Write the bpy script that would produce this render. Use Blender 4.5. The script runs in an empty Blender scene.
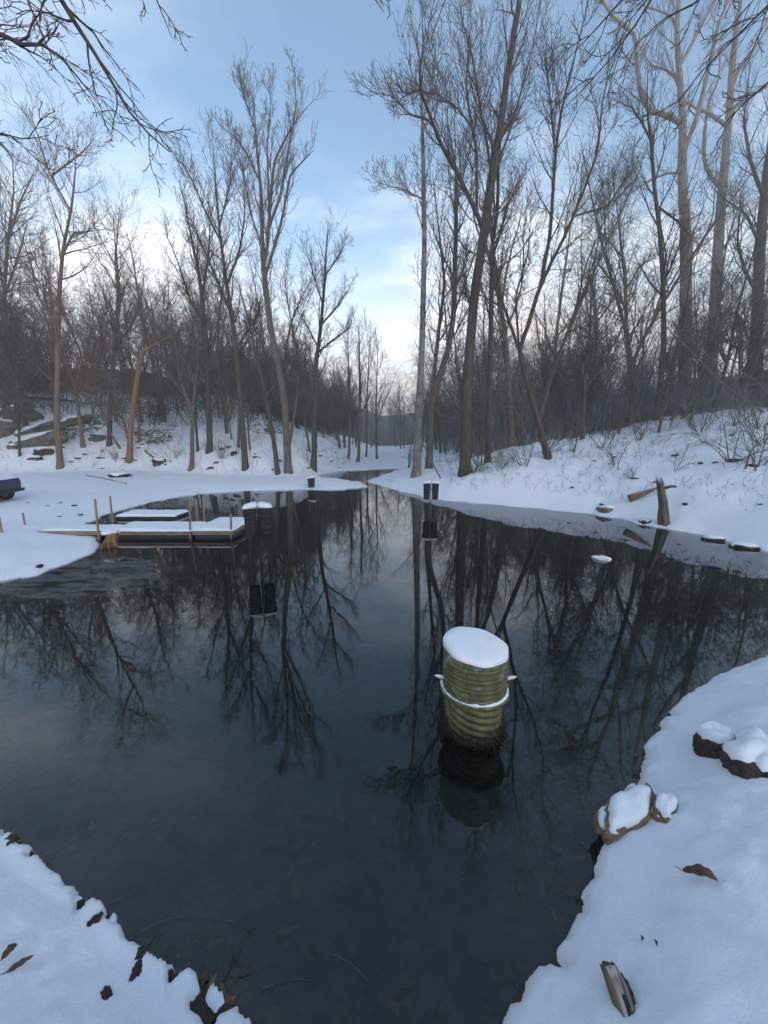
import bpy, bmesh, math, random
import numpy as np
from mathutils import Vector, Matrix, noise as mnoise

R = math.radians
scene = bpy.context.scene
# ------------------------------------------------------------------ camera
CAM_H = 3.0
PITCH = math.atan(72 / 384)
cam_d = bpy.data.cameras.new('camera')
cam = bpy.data.objects.new('camera', cam_d)
scene.collection.objects.link(cam)
cam.location = (0, 0, CAM_H)
cam.rotation_euler = (math.pi / 2 - PITCH, 0, 0)
cam_d.sensor_fit = 'HORIZONTAL'
cam_d.sensor_width = 36
cam_d.lens = 18
cam_d.clip_start = 0.05
cam_d.clip_end = 3000
scene.camera = cam

# ------------------------------------------------------------------ sky and sun
SUN_EL, SUN_ROT = R(22.0), R(150.0)
world = bpy.data.worlds.new('World')
scene.world = world
world.use_nodes = True
wn = world.node_tree
wn.nodes.clear()
def N(nt, typ, **kw):
    n = nt.nodes.new(typ)
    for k, v in kw.items():
        if k.startswith('i_'):
            n.inputs[k[2:].replace('_', ' ')].default_value = v
        else:
            setattr(n, k, v)
    return n
def L(nt, a, b):
    nt.links.new(a, b)
def ramp(nt, stops, interp='LINEAR'):
    n = nt.nodes.new('ShaderNodeValToRGB')
    n.color_ramp.interpolation = interp
    cr = n.color_ramp
    while len(cr.elements) > 1:
        cr.elements.remove(cr.elements[-1])
    cr.elements[0].position, cr.elements[0].color = stops[0][0], stops[0][1]
    for p, c in stops[1:]:
        e = cr.elements.new(p)
        e.color = c
    return n
sky = N(wn, 'ShaderNodeTexSky', sky_type='NISHITA', sun_disc=False)
sky.sun_elevation = SUN_EL
sky.sun_rotation = SUN_ROT
sky.altitude = 200
sky.air_density = 1.0
sky.dust_density = 0.3
sky.ozone_density = 0.8
tc = N(wn, 'ShaderNodeTexCoord')
sep = N(wn, 'ShaderNodeSeparateXYZ')
L(wn, tc.outputs['Generated'], sep.inputs[0])
# thin clouds: direction projected on a high plane, the same all round the sky
addz = N(wn, 'ShaderNodeMath', operation='ADD'); addz.inputs[1].default_value = 0.16
absz = N(wn, 'ShaderNodeMath', operation='ABSOLUTE')
L(wn, sep.outputs['Z'], absz.inputs[0]); L(wn, absz.outputs[0], addz.inputs[0])
dx = N(wn, 'ShaderNodeMath', operation='DIVIDE'); dy = N(wn, 'ShaderNodeMath', operation='DIVIDE')
L(wn, sep.outputs['X'], dx.inputs[0]); L(wn, addz.outputs[0], dx.inputs[1])
L(wn, sep.outputs['Y'], dy.inputs[0]); L(wn, addz.outputs[0], dy.inputs[1])
comb = N(wn, 'ShaderNodeCombineXYZ')
L(wn, dx.outputs[0], comb.inputs[0]); L(wn, dy.outputs[0], comb.inputs[1])
mapn = N(wn, 'ShaderNodeMapping'); mapn.inputs['Rotation'].default_value = (0, 0, R(35)); mapn.inputs['Scale'].default_value = (0.55, 1.0, 1)
L(wn, comb.outputs[0], mapn.inputs[0])
cn = N(wn, 'ShaderNodeTexNoise', i_Scale=1.7, i_Detail=8.0, i_Roughness=0.55)
L(wn, mapn.outputs[0], cn.inputs['Vector'])
cr = ramp(wn, [(0.42, (0, 0, 0, 1)), (0.74, (1, 1, 1, 1))], 'EASE')
L(wn, cn.outputs['Fac'], cr.inputs[0])
# clouds thicken towards the horizon as a layer seen edge-on does
thick = N(wn, 'ShaderNodeMapRange', interpolation_type='SMOOTHSTEP')
thick.inputs['From Min'].default_value = 0.0; thick.inputs['From Max'].default_value = 0.48
thick.inputs['To Min'].default_value = 0.9; thick.inputs['To Max'].default_value = 0.0
L(wn, absz.outputs[0], thick.inputs['Value'])
cadd = N(wn, 'ShaderNodeMath', operation='ADD', use_clamp=True)
cm = N(wn, 'ShaderNodeMath', operation='MULTIPLY'); thin = N(wn, 'ShaderNodeMapRange', interpolation_type='SMOOTHSTEP')
thin.inputs['From Min'].default_value = 0.38; thin.inputs['From Max'].default_value = 0.80
thin.inputs['To Min'].default_value = 0.74; thin.inputs['To Max'].default_value = 0.06
L(wn, absz.outputs[0], thin.inputs['Value'])
L(wn, thin.outputs[0], cm.inputs[1])
L(wn, cr.outputs[0], cm.inputs[0])
L(wn, cm.outputs[0], cadd.inputs[0]); L(wn, thick.outputs[0], cadd.inputs[1])
# cloud colour: cream-pink low down, pale grey-blue higher up
ccol = ramp(wn, [(0.0, (1.0, 0.83, 0.70, 1)), (0.22, (1.0, 0.90, 0.82, 1)), (0.5, (0.90, 0.92, 0.96, 1)), (0.9, (0.76, 0.87, 0.98, 1))])
L(wn, absz.outputs[0], ccol.inputs[0])
CLOUD_LEVEL = 8.6
cmul = N(wn, 'ShaderNodeVectorMath', operation='SCALE'); cmul.inputs['Scale'].default_value = CLOUD_LEVEL
L(wn, ccol.outputs[0], cmul.inputs[0])
skyg = N(wn, 'ShaderNodeVectorMath', operation='MULTIPLY'); skyg.inputs[1].default_value = (1.02, 1.07, 1.03)
L(wn, sky.outputs[0], skyg.inputs[0])
smix = N(wn, 'ShaderNodeMix', data_type='RGBA')
L(wn, cadd.outputs[0], smix.inputs[0])
L(wn, skyg.outputs[0], smix.inputs[6]); L(wn, cmul.outputs[0], smix.inputs[7])
bg = N(wn, 'ShaderNodeBackground', i_Strength=0.13)
L(wn, smix.outputs[2], bg.inputs[0])
wo = N(wn, 'ShaderNodeOutputWorld')
L(wn, bg.outputs[0], wo.inputs[0])

sun_d = bpy.data.lights.new('sun', 'SUN')
sun = bpy.data.objects.new('sun', sun_d)
scene.collection.objects.link(sun)
sun_d.energy = 0.5
sun_d.angle = R(25)
sun_d.color = (1.0, 0.86, 0.76)
def sun_dir(el, rot):
    return Vector((math.sin(rot) * math.cos(el), math.cos(rot) * math.cos(el), math.sin(el)))
sun.rotation_euler = sun_dir(SUN_EL, SUN_ROT).to_track_quat('Z', 'Y').to_euler()
sun.location = (0, -5, 40)

scene.view_settings.view_transform = 'Standard'
scene.view_settings.look = 'None'
scene.view_settings.gamma = 1
scene.view_settings.use_curve_mapping = False
scene.view_settings.exposure = 1.18
scene.render.engine = 'CYCLES'
scene.cycles.use_denoising = True
scene.cycles.max_bounces = 8
scene.cycles.transparent_max_bounces = 12
scene.cycles.volume_bounces = 0
scene.cycles.caustics_reflective = False
scene.cycles.caustics_refractive = False

# ------------------------------------------------------------------ helpers
COL = scene.collection
rng = np.random.default_rng(7)
random.seed(7)
CP, SP = math.cos(PITCH), math.sin(PITCH)
def ray(u, v):
    """pixel -> (x, y, z) direction with y = 1 (forward)"""
    a, b = u - 384.0, 512.0 - v
    f = 384 * CP + b * SP
    return (a / f, 1.0, (b * CP - 384 * SP) / f)
def at_y(u, v, y):
    d = ray(u, v)
    return Vector((d[0] * y, y, CAM_H + d[2] * y))
def at_z(u, v, z=0.0):
    d = ray(u, v)
    y = (z - CAM_H) / d[2]
    return Vector((d[0] * y, y, z))
def xy(u, v, z=0.0):
    p = at_z(u, v, z)
    return (p.x, p.y)

def tag(o, label=None, cat=None, group=None, kind=None):
    if label: o['label'] = label
    if cat: o['category'] = cat
    if group: o['group'] = group
    if kind: o['kind'] = kind
    return o
def empty(name, loc=(0, 0, 0), rz=0.0):
    o = bpy.data.objects.new(name, None)
    o.empty_display_size = 0.1
    COL.objects.link(o)
    o.location = loc
    o.rotation_euler = (0, 0, rz)
    return o
def link(name, me, mat=None, parent=None):
    o = bpy.data.objects.new(name, me)
    COL.objects.link(o)
    if mat and not me.materials:
        me.materials.append(mat)
    if parent: o.parent = parent
    return o
def np_mesh(name, verts, quads=None, tris=None, smooth=True):
    me = bpy.data.meshes.new(name)
    verts = np.asarray(verts, dtype=np.float32)
    me.vertices.add(len(verts))
    me.vertices.foreach_set('co', verts.ravel())
    loops, starts = [], []
    off = 0
    if quads is not None and len(quads):
        quads = np.asarray(quads, dtype=np.int32)
        loops.append(quads.ravel()); starts.append(np.arange(len(quads), dtype=np.int32) * 4 + off); off += quads.size
    if tris is not None and len(tris):
        tris = np.asarray(tris, dtype=np.int32)
        loops.append(tris.ravel()); starts.append(np.arange(len(tris), dtype=np.int32) * 3 + off); off += tris.size
    loops = np.concatenate(loops); starts = np.concatenate(starts)
    me.loops.add(len(loops)); me.loops.foreach_set('vertex_index', loops)
    me.polygons.add(len(starts)); me.polygons.foreach_set('loop_start', starts)
    me.update(calc_edges=True)
    if smooth:
        me.polygons.foreach_set('use_smooth', np.ones(len(starts), dtype=bool))
    return me

# value noise in numpy
_perm = np.random.default_rng(3).random((64, 64, 64)).astype(np.float32)
def vnoise(x, y, z=0.0):
    x = np.asarray(x, float); y = np.asarray(y, float); z = np.zeros_like(x) + z
    xi, yi, zi = np.floor(x).astype(int), np.floor(y).astype(int), np.floor(z).astype(int)
    fx, fy, fz = x - xi, y - yi, z - zi
    fx, fy, fz = (f * f * f * (f * (f * 6 - 15) + 10) for f in (fx, fy, fz))
    def g(a, b, c): return _perm[(xi + a) & 63, (yi + b) & 63, (zi + c) & 63]
    c00 = g(0,0,0) * (1 - fx) + g(1,0,0) * fx; c10 = g(0,1,0) * (1 - fx) + g(1,1,0) * fx
    c01 = g(0,0,1) * (1 - fx) + g(1,0,1) * fx; c11 = g(0,1,1) * (1 - fx) + g(1,1,1) * fx
    c0 = c00 * (1 - fy) + c10 * fy; c1 = c01 * (1 - fy) + c11 * fy
    return (c0 * (1 - fz) + c1 * fz) * 2 - 1
def fbm(x, y, z=0.0, o=4, gain=0.5):
    s, a = 0.0, 1.0
    for i in range(o):
        s = s + a * vnoise(np.asarray(x) * 2 ** i + i * 17.3, np.asarray(y) * 2 ** i + i * 5.1, z + i * 3.7)
        a *= gain
    return s
def sstep(a, b, x):
    t = np.clip((x - a) / (b - a), 0, 1)
    return t * t * (3 - 2 * t)
def sdist(px, py, poly):
    """signed distance, positive inside the polygon"""
    P = np.asarray(poly, float)
    d2 = np.full(px.shape, 1e12); inside = np.zeros(px.shape, bool)
    for i in range(len(P)):
        a, b = P[i], P[(i + 1) % len(P)]
        e = b - a
        t = np.clip(((px - a[0]) * e[0] + (py - a[1]) * e[1]) / (e @ e + 1e-12), 0, 1)
        d2 = np.minimum(d2, (px - a[0] - t * e[0]) ** 2 + (py - a[1] - t * e[1]) ** 2)
        c = ((a[1] > py) != (b[1] > py))
        xi = a[0] + (py - a[1]) / (b[1] - a[1] + 1e-12) * e[0]
        inside ^= c & (px < xi)
    d = np.sqrt(d2)
    return np.where(inside, d, -d)

# ------------------------------------------------------------------ materials
MATS = {}
def new_mat(name):
    m = bpy.data.materials.new(name)
    m.use_nodes = True
    m.node_tree.nodes.clear()
    out = m.node_tree.nodes.new('ShaderNodeOutputMaterial')
    MATS[name] = m
    return m, m.node_tree, out
def pmat(name, c1, c2=None, scale=8.0, rough=0.75, bump=0.0, bscale=None, metal=0.0, detail=5.0, coords='Object', stretch=None, c3=None, spec=0.4, snow=0.0):
    m, nt, out = new_mat(name)
    b = N(nt, 'ShaderNodeBsdfPrincipled', i_Roughness=rough, i_Metallic=metal)
    b.inputs['Specular IOR Level'].default_value = spec
    t = N(nt, 'ShaderNodeTexCoord')
    vec = t.outputs[coords]
    if stretch:
        mp = N(nt, 'ShaderNodeMapping'); mp.inputs['Scale'].default_value = stretch
        L(nt, vec, mp.inputs[0]); vec = mp.outputs[0]
    col = None
    if c2:
        nz = N(nt, 'ShaderNodeTexNoise', i_Scale=scale, i_Detail=detail, i_Roughness=0.62)
        L(nt, vec, nz.inputs['Vector'])
        stops = [(0.32, (*c1, 1)), (0.66, (*c2, 1))]
        if c3: stops.append((0.8, (*c3, 1)))
        rp = ramp(nt, stops)
        L(nt, nz.outputs['Fac'], rp.inputs[0])
        col = rp.outputs[0]
    if snow > 0:
        g = N(nt, 'ShaderNodeNewGeometry')
        s = N(nt, 'ShaderNodeSeparateXYZ'); L(nt, g.outputs['Normal'], s.inputs[0])
        n2 = N(nt, 'ShaderNodeTexNoise', i_Scale=1.3, i_Detail=3.0); L(nt, t.outputs['Object'], n2.inputs['Vector'])
        ad = N(nt, 'ShaderNodeMath', operation='MULTIPLY_ADD'); ad.inputs[1].default_value = 1.3
        L(nt, n2.outputs['Fac'], ad.inputs[0]); L(nt, s.outputs['Z'], ad.inputs[2])
        mr = N(nt, 'ShaderNodeMapRange'); mr.inputs['From Min'].default_value = 1.38; mr.inputs['From Max'].default_value = 1.6; mr.inputs['To Max'].default_value = snow
        L(nt, ad.outputs[0], mr.inputs['Value'])
        mx = N(nt, 'ShaderNodeMix', data_type='RGBA'); L(nt, mr.outputs[0], mx.inputs[0])
        if col: L(nt, col, mx.inputs[6])
        else: mx.inputs[6].default_value = (*c1, 1)
        mx.inputs[7].default_value = (0.8, 0.82, 0.86, 1)
        col = mx.outputs[2]
    if col: L(nt, col, b.inputs['Base Color'])
    else: b.inputs['Base Color'].default_value = (*c1, 1)
    if bump:
        nb = N(nt, 'ShaderNodeTexNoise', i_Scale=bscale or scale * 2, i_Detail=6.0, i_Roughness=0.6)
        L(nt, vec, nb.inputs['Vector'])
        bm_ = N(nt, 'ShaderNodeBump', i_Strength=bump, i_Distance=0.02)
        L(nt, nb.outputs['Fac'], bm_.inputs['Height']); L(nt, bm_.outputs[0], b.inputs['Normal'])
    L(nt, b.outputs[0], out.inputs[0])
    return m
SNOWC = (0.84, 0.865, 0.90)
M_snow = pmat('snow', (0.82, 0.845, 0.885), (0.87, 0.89, 0.915), scale=9, rough=0.65, bump=0.25, bscale=60, spec=0.25)
M_bark = pmat('bark_grey_brown', (0.085, 0.066, 0.052), (0.19, 0.152, 0.122), scale=9, stretch=(1, 1, 0.25), rough=0.9, bump=0.8, bscale=22, spec=0.15, snow=0.35)
M_bark_dark = pmat('bark_dark', (0.05, 0.038, 0.031), (0.125, 0.096, 0.076), scale=9, stretch=(1, 1, 0.25), rough=0.9, bump=0.8, bscale=22, spec=0.15, snow=0.25)
M_bark_pale = pmat('bark_pale', (0.10, 0.085, 0.072), (0.30, 0.27, 0.235), scale=2.6, rough=0.85, bump=0.5, bscale=20, spec=0.15, snow=0.3)
M_bark_warm = pmat('bark_warm', (0.12, 0.083, 0.058), (0.24, 0.17, 0.12), scale=7, stretch=(1, 1, 0.2), rough=0.9, bump=0.8, bscale=20, spec=0.15, snow=0.45)
M_wood_raw = pmat('raw_orange_wood', (0.13, 0.078, 0.045), (0.30, 0.185, 0.10), scale=9, stretch=(1, 1, 0.15), rough=0.85, bump=0.9, bscale=16, spec=0.2)
M_twig = pmat('twig_brown', (0.095, 0.070, 0.054), (0.175, 0.132, 0.102), scale=3, rough=0.9, spec=0.1)
M_twig_warm = pmat('twig_reddish', (0.15, 0.09, 0.06), (0.26, 0.165, 0.115), scale=3, rough=0.9, spec=0.1)
M_twig_frost = pmat('twig_frosted', (0.11, 0.10, 0.095), (0.20, 0.185, 0.175), scale=3, rough=0.9, spec=0.1, snow=0.6)
M_rock = pmat('grey_rock', (0.07, 0.062, 0.055), (0.20, 0.18, 0.15), scale=4, rough=0.9, bump=0.9, bscale=9, spec=0.2, c3=(0.26, 0.22, 0.15))
M_rock_tan = pmat('tan_rock', (0.12, 0.07, 0.042), (0.33, 0.215, 0.14), scale=10, rough=0.9, bump=0.9, bscale=30, spec=0.2)
M_rock_dark = pmat('dark_wet_rock', (0.018, 0.014, 0.013), (0.07, 0.048, 0.038), scale=14, rough=0.6, bump=0.9, bscale=40, spec=0.3)
M_leaf = pmat('dead_leaf_brown', (0.055, 0.032, 0.024), (0.16, 0.09, 0.055), scale=20, rough=0.7, spec=0.3)
M_litter = pmat('sunken_leaf', (0.06, 0.034, 0.024), (0.26, 0.14, 0.085), scale=6.0, rough=0.8, spec=0.2, coords='Object')
M_dockwood = pmat('weathered_plank', (0.17, 0.125, 0.085), (0.34, 0.26, 0.18), scale=6, stretch=(0.3, 3, 3), rough=0.85, bump=0.5, spec=0.2)
M_postwood = pmat('post_wood', (0.20, 0.135, 0.085), (0.36, 0.26, 0.18), scale=6, stretch=(3, 3, 0.4), rough=0.85, bump=0.4, spec=0.2)
M_float = pmat('dark_float', (0.022, 0.026, 0.032), (0.05, 0.055, 0.06), scale=5, rough=0.6)
M_black = pmat('black_plastic', (0.009, 0.010, 0.011), (0.02, 0.021, 0.023), scale=6, rough=0.7, bump=0.1)
M_metalpole = pmat('grey_pole', (0.10, 0.10, 0.10), (0.22, 0.21, 0.20), scale=12, rough=0.55, metal=0.4)
M_truck = pmat('dark_blue_paint', (0.012, 0.022, 0.06), (0.02, 0.034, 0.085), scale=3, rough=0.35, spec=0.5)
M_trim = pmat('black_trim', (0.015, 0.015, 0.016), rough=0.6)
M_tyre = pmat('tyre_rubber', (0.018, 0.018, 0.019), (0.04, 0.038, 0.036), scale=10, rough=0.9)
M_rim = pmat('alloy_rim', (0.42, 0.43, 0.44), (0.52, 0.53, 0.54), scale=10, rough=0.4, metal=0.7)
M_glass = pmat('dark_window_glass', (0.02, 0.025, 0.03), rough=0.06, spec=0.6)
M_lamp = pmat('red_lens', (0.25, 0.012, 0.012), rough=0.25)
M_hay = pmat('dry_grass', (0.11, 0.08, 0.045), (0.2, 0.15, 0.085), scale=6, rough=0.9, spec=0.1)

# pond pipe: olive-yellow galvanised metal with algae low down and faint stain
def pipe_mat(name, low):
    m, nt, out = new_mat(name)
    t = N(nt, 'ShaderNodeTexCoord')
    mp = N(nt, 'ShaderNodeMapping'); mp.inputs['Scale'].default_value = (5, 5, 1.2); L(nt, t.outputs['Object'], mp.inputs[0])
    nz = N(nt, 'ShaderNodeTexNoise', i_Scale=1.6, i_Detail=8.0, i_Roughness=0.65); L(nt, mp.outputs[0], nz.inputs['Vector'])
    rp = ramp(nt, [(0.3, (0.05, 0.052, 0.026, 1)), (0.52, (0.125, 0.12, 0.052, 1)), (0.72, (0.21, 0.195, 0.092, 1))])
    L(nt, nz.outputs['Fac'], rp.inputs[0])
    n2 = N(nt, 'ShaderNodeTexNoise', i_Scale=6.5, i_Detail=6.0, i_Roughness=0.7); L(nt, t.outputs['Object'], n2.inputs['Vector'])
    r2 = ramp(nt, [(0.54, (0, 0, 0, 1)), (0.66, (0.85, 0.85, 0.85, 1))]); L(nt, n2.outputs['Fac'], r2.inputs[0])
    mx = N(nt, 'ShaderNodeMix', data_type='RGBA'); L(nt, r2.outputs[0], mx.inputs[0])
    L(nt, rp.outputs[0], mx.inputs[6]); mx.inputs[7].default_value = (0.34, 0.36, 0.36, 1) if not low else (0.06, 0.065, 0.025, 1)
    col = mx.outputs[2]
    if low:
        s = N(nt, 'ShaderNodeSeparateXYZ'); L(nt, t.outputs['Object'], s.inputs[0])
        ad = N(nt, 'ShaderNodeMath', operation='MULTIPLY_ADD'); ad.inputs[1].default_value = 0.35; L(nt, n2.outputs['Fac'], ad.inputs[0]); L(nt, s.outputs['Z'], ad.inputs[2])
        mr = N(nt, 'ShaderNodeMapRange'); mr.inputs['From Min'].default_value = 0.20; mr.inputs['From Max'].default_value = 0.40
        L(nt, ad.outputs[0], mr.inputs['Value'])
        m3 = N(nt, 'ShaderNodeMix', data_type='RGBA'); L(nt, mr.outputs[0], m3.inputs[0])
        m3.inputs[6].default_value = (0.022, 0.022, 0.012, 1); L(nt, col, m3.inputs[7]); col = m3.outputs[2]
    b = N(nt, 'ShaderNodeBsdfPrincipled', i_Roughness=0.55, i_Metallic=0.25)
    L(nt, col, b.inputs['Base Color'])
    bp = N(nt, 'ShaderNodeBump', i_Strength=0.25, i_Distance=0.01); L(nt, n2.outputs['Fac'], bp.inputs['Height']); L(nt, bp.outputs[0], b.inputs['Normal'])
    L(nt, b.outputs[0], out.inputs[0])
    return m
M_pipe_hi = pipe_mat('pipe_olive', False)
M_pipe_lo = pipe_mat('pipe_olive_algae', True)
M_algae = pmat('dark_algae', (0.012, 0.012, 0.006), (0.06, 0.055, 0.026), scale=18, rough=0.9, bump=1.0, bscale=40)

# ground: snow, leaf litter where the snow is thin, mud and litter under water
def ground_mat():
    m, nt, out = new_mat('snowy_ground')
    b = N(nt, 'ShaderNodeBsdfPrincipled', i_Roughness=0.7)
    b.inputs['Specular IOR Level'].default_value = 0.2
    g = N(nt, 'ShaderNodeNewGeometry')
    att = N(nt, 'ShaderNodeAttribute', attribute_name='litter')
    pos = g.outputs['Position']
    n1 = N(nt, 'ShaderNodeTexNoise', i_Scale=2.6, i_Detail=8.0, i_Roughness=0.74); L(nt, pos, n1.inputs['Vector'])
    n2 = N(nt, 'ShaderNodeTexNoise', i_Scale=14.0, i_Detail=4.0); L(nt, pos, n2.inputs['Vector'])
    s1 = N(nt, 'ShaderNodeMath', operation='ADD'); L(nt, att.outputs['Fac'], s1.inputs[0]); L(nt, n1.outputs['Fac'], s1.inputs[1])
    s2 = N(nt, 'ShaderNodeMath', operation='MULTIPLY_ADD'); s2.inputs[1].default_value = 0.25; L(nt, n2.outputs['Fac'], s2.inputs[0]); L(nt, s1.outputs[0], s2.inputs[2])
    mk = N(nt, 'ShaderNodeMapRange'); mk.inputs['From Min'].default_value = 1.06; mk.inputs['From Max'].default_value = 1.14
    L(nt, s2.outputs[0], mk.inputs['Value'])
    nc = N(nt, 'ShaderNodeTexNoise', i_Scale=7.0, i_Detail=6.0, i_Roughness=0.7); L(nt, pos, nc.inputs['Vector'])
    lit = ramp(nt, [(0.3, (0.022, 0.016, 0.012, 1)), (0.5, (0.06, 0.042, 0.03, 1)), (0.7, (0.13, 0.088, 0.058, 1))]); L(nt, nc.outputs['Fac'], lit.inputs[0])
    # bed colour: olive silt with leaf-sized patches
    vo = N(nt, 'ShaderNodeTexVoronoi', i_Scale=9.0, i_Randomness=1.0); L(nt, pos, vo.inputs['Vector'])
    bedn = N(nt, 'ShaderNodeTexNoise', i_Scale=1.6, i_Detail=7.0, i_Roughness=0.65); L(nt, pos, bedn.inputs['Vector'])
    bed = ramp(nt, [(0.34, (0.02, 0.022, 0.017, 1)), (0.52, (0.075, 0.08, 0.06, 1)), (0.70, (0.17, 0.16, 0.115, 1))]); L(nt, bedn.outputs['Fac'], bed.inputs[0])
    bv = ramp(nt, [(0.0, (0.09, 0.05, 0.034, 1)), (0.5, (0.2, 0.17, 0.12, 1)), (1.0, (0.02, 0.018, 0.016, 1))]); L(nt, vo.outputs['Color'], bv.inputs[0])
    bedm = N(nt, 'ShaderNodeMix', data_type='RGBA'); bedm.inputs[0].default_value = 0.35
    L(nt, bed.outputs[0], bedm.inputs[6]); L(nt, bv.outputs[0], bedm.inputs[7])
    sx = N(nt, 'ShaderNodeSeparateXYZ'); L(nt, pos, sx.inputs[0])
    wet = N(nt, 'ShaderNodeMapRange'); wet.inputs['From Min'].default_value = -0.03; wet.inputs['From Max'].default_value = 0.025
    L(nt, sx.outputs['Z'], wet.inputs['Value'])
    sn = ramp(nt, [(0.35, (0.81, 0.84, 0.885, 1)), (0.7, (0.87, 0.89, 0.915, 1))]); L(nt, n1.outputs['Fac'], sn.inputs[0])
    mx = N(nt, 'ShaderNodeMix', data_type='RGBA'); L(nt, mk.outputs[0], mx.inputs[0]); L(nt, sn.outputs[0], mx.inputs[6]); L(nt, lit.outputs[0], mx.inputs[7])
    mw = N(nt, 'ShaderNodeMix', data_type='RGBA'); L(nt, wet.outputs[0], mw.inputs[0]); L(nt, bedm.outputs[2], mw.inputs[6]); L(nt, mx.outputs[2], mw.inputs[7])
    L(nt, mw.outputs[2], b.inputs['Base Color'])
    nb = N(nt, 'ShaderNodeTexNoise', i_Scale=38.0, i_Detail=8.0, i_Roughness=0.72); L(nt, pos, nb.inputs['Vector'])
    nb2 = N(nt, 'ShaderNodeTexNoise', i_Scale=9.0, i_Detail=5.0, i_Roughness=0.6); L(nt, pos, nb2.inputs['Vector'])
    nsum = N(nt, 'ShaderNodeMath', operation='MULTIPLY_ADD'); nsum.inputs[1].default_value = 1.6; L(nt, nb2.outputs['Fac'], nsum.inputs[0]); L(nt, nb.outputs['Fac'], nsum.inputs[2])
    bp = N(nt, 'ShaderNodeBump', i_Strength=0.45, i_Distance=0.02); L(nt, nsum.outputs[0], bp.inputs['Height']); L(nt, bp.outputs[0], b.inputs['Normal'])
    L(nt, b.outputs[0], out.inputs[0])
    return m
M_ground = ground_mat()

def water_mat():
    m, nt, out = new_mat('pond_water')
    g = N(nt, 'ShaderNodeNewGeometry'); pos = g.outputs['Position']
    sx = N(nt, 'ShaderNodeSeparateXYZ'); L(nt, pos, sx.inputs[0])
    # skim ice: streaky film on the water by the dock and in the stream mouth
    def blob(cx, cy, rx, ry):
        mp = N(nt, 'ShaderNodeMapping'); mp.vector_type = 'TEXTURE'
        mp.inputs['Location'].default_value = (cx, cy, 0); mp.inputs['Scale'].default_value = (rx, ry, 1)
        L(nt, pos, mp.inputs[0])
        ln = N(nt, 'ShaderNodeVectorMath', operation='LENGTH'); L(nt, mp.outputs[0], ln.inputs[0])
        mr = N(nt, 'ShaderNodeMapRange', interpolation_type='SMOOTHSTEP'); mr.inputs['From Min'].default_value = 0.35; mr.inputs['From Max'].default_value = 1.0; mr.inputs['To Min'].default_value = 1; mr.inputs['To Max'].default_value = 0
        L(nt, ln.outputs['Value'], mr.inputs['Value'])
        return mr.outputs[0]
    acc = None
    for c in ((-7.0, 8.2, 4.2, 2.6), (-3.5, 31.0, 6.0, 8.0), (8.2, 5.8, 3.2, 1.8), (-6.5, 14.5, 3.0, 1.6)):
        o = blob(*c)
        if acc is None: acc = o
        else:
            mm = N(nt, 'ShaderNodeMath', operation='MAXIMUM'); L(nt, acc, mm.inputs[0]); L(nt, o, mm.inputs[1]); acc = mm.outputs[0]
    mp = N(nt, 'ShaderNodeMapping'); mp.inputs['Scale'].default_value = (0.8, 2.2, 1); mp.inputs['Rotation'].default_value = (0, 0, R(-14)); L(nt, pos, mp.inputs[0])
    nz = N(nt, 'ShaderNodeTexNoise', i_Scale=2.3, i_Detail=8.0, i_Roughness=0.68, i_Distortion=0.8); L(nt, mp.outputs[0], nz.inputs['Vector'])
    ad = N(nt, 'ShaderNodeMath', operation='MULTIPLY_ADD'); ad.inputs[1].default_value = 0.40; L(nt, acc, ad.inputs[0]); L(nt, nz.outputs['Fac'], ad.inputs[2])
    ice = N(nt, 'ShaderNodeMapRange'); ice.inputs['From Min'].default_value = 0.84; ice.inputs['From Max'].default_value = 0.94; ice.inputs['To Max'].default_value = 0.36
    L(nt, ad.outputs[0], ice.inputs['Value'])
    # ripple bump, very faint
    rp = N(nt, 'ShaderNodeTexNoise', i_Scale=2.2, i_Detail=3.0); L(nt, mp.outputs[0], rp.inputs['Vector'])
    hb = N(nt, 'ShaderNodeMath', operation='MULTIPLY_ADD'); hb.inputs[1].default_value = 0.6; L(nt, ice.outputs[0], hb.inputs[0]); L(nt, rp.outputs['Fac'], hb.inputs[2])
    bp = N(nt, 'ShaderNodeBump', i_Strength=0.012, i_Distance=0.05); L(nt, hb.outputs[0], bp.inputs['Height'])
    fr = N(nt, 'ShaderNodeFresnel', i_IOR=1.6); L(nt, bp.outputs[0], fr.inputs['Normal'])
    gl = N(nt, 'ShaderNodeBsdfGlossy', i_Roughness=0.0); L(nt, bp.outputs[0], gl.inputs['Normal'])
    gl.inputs['Color'].default_value = (0.97, 0.98, 1.0, 1)
    tr = N(nt, 'ShaderNodeBsdfTransparent'); tr.inputs['Color'].default_value = (0.9, 0.95, 0.95, 1)
    ms = N(nt, 'ShaderNodeMixShader'); L(nt, fr.outputs[0], ms.inputs[0]); L(nt, tr.outputs[0], ms.inputs[1]); L(nt, gl.outputs[0], ms.inputs[2])
    ib = N(nt, 'ShaderNodeBsdfPrincipled', i_Roughness=0.32); ib.inputs['Base Color'].default_value = (0.20, 0.235, 0.26, 1); L(nt, bp.outputs[0], ib.inputs['Normal'])
    mi = N(nt, 'ShaderNodeMixShader'); L(nt, ice.outputs[0], mi.inputs[0]); L(nt, ms.outputs[0], mi.inputs[1]); L(nt, ib.outputs[0], mi.inputs[2])
    L(nt, mi.outputs[0], out.inputs[0])
    va = N(nt, 'ShaderNodeVolumeAbsorption', i_Density=0.85); va.inputs['Color'].default_value = (0.12, 0.47, 0.55, 1)
    L(nt, va.outputs[0], out.inputs['Volume'])
    return m
M_water = water_mat()

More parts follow.
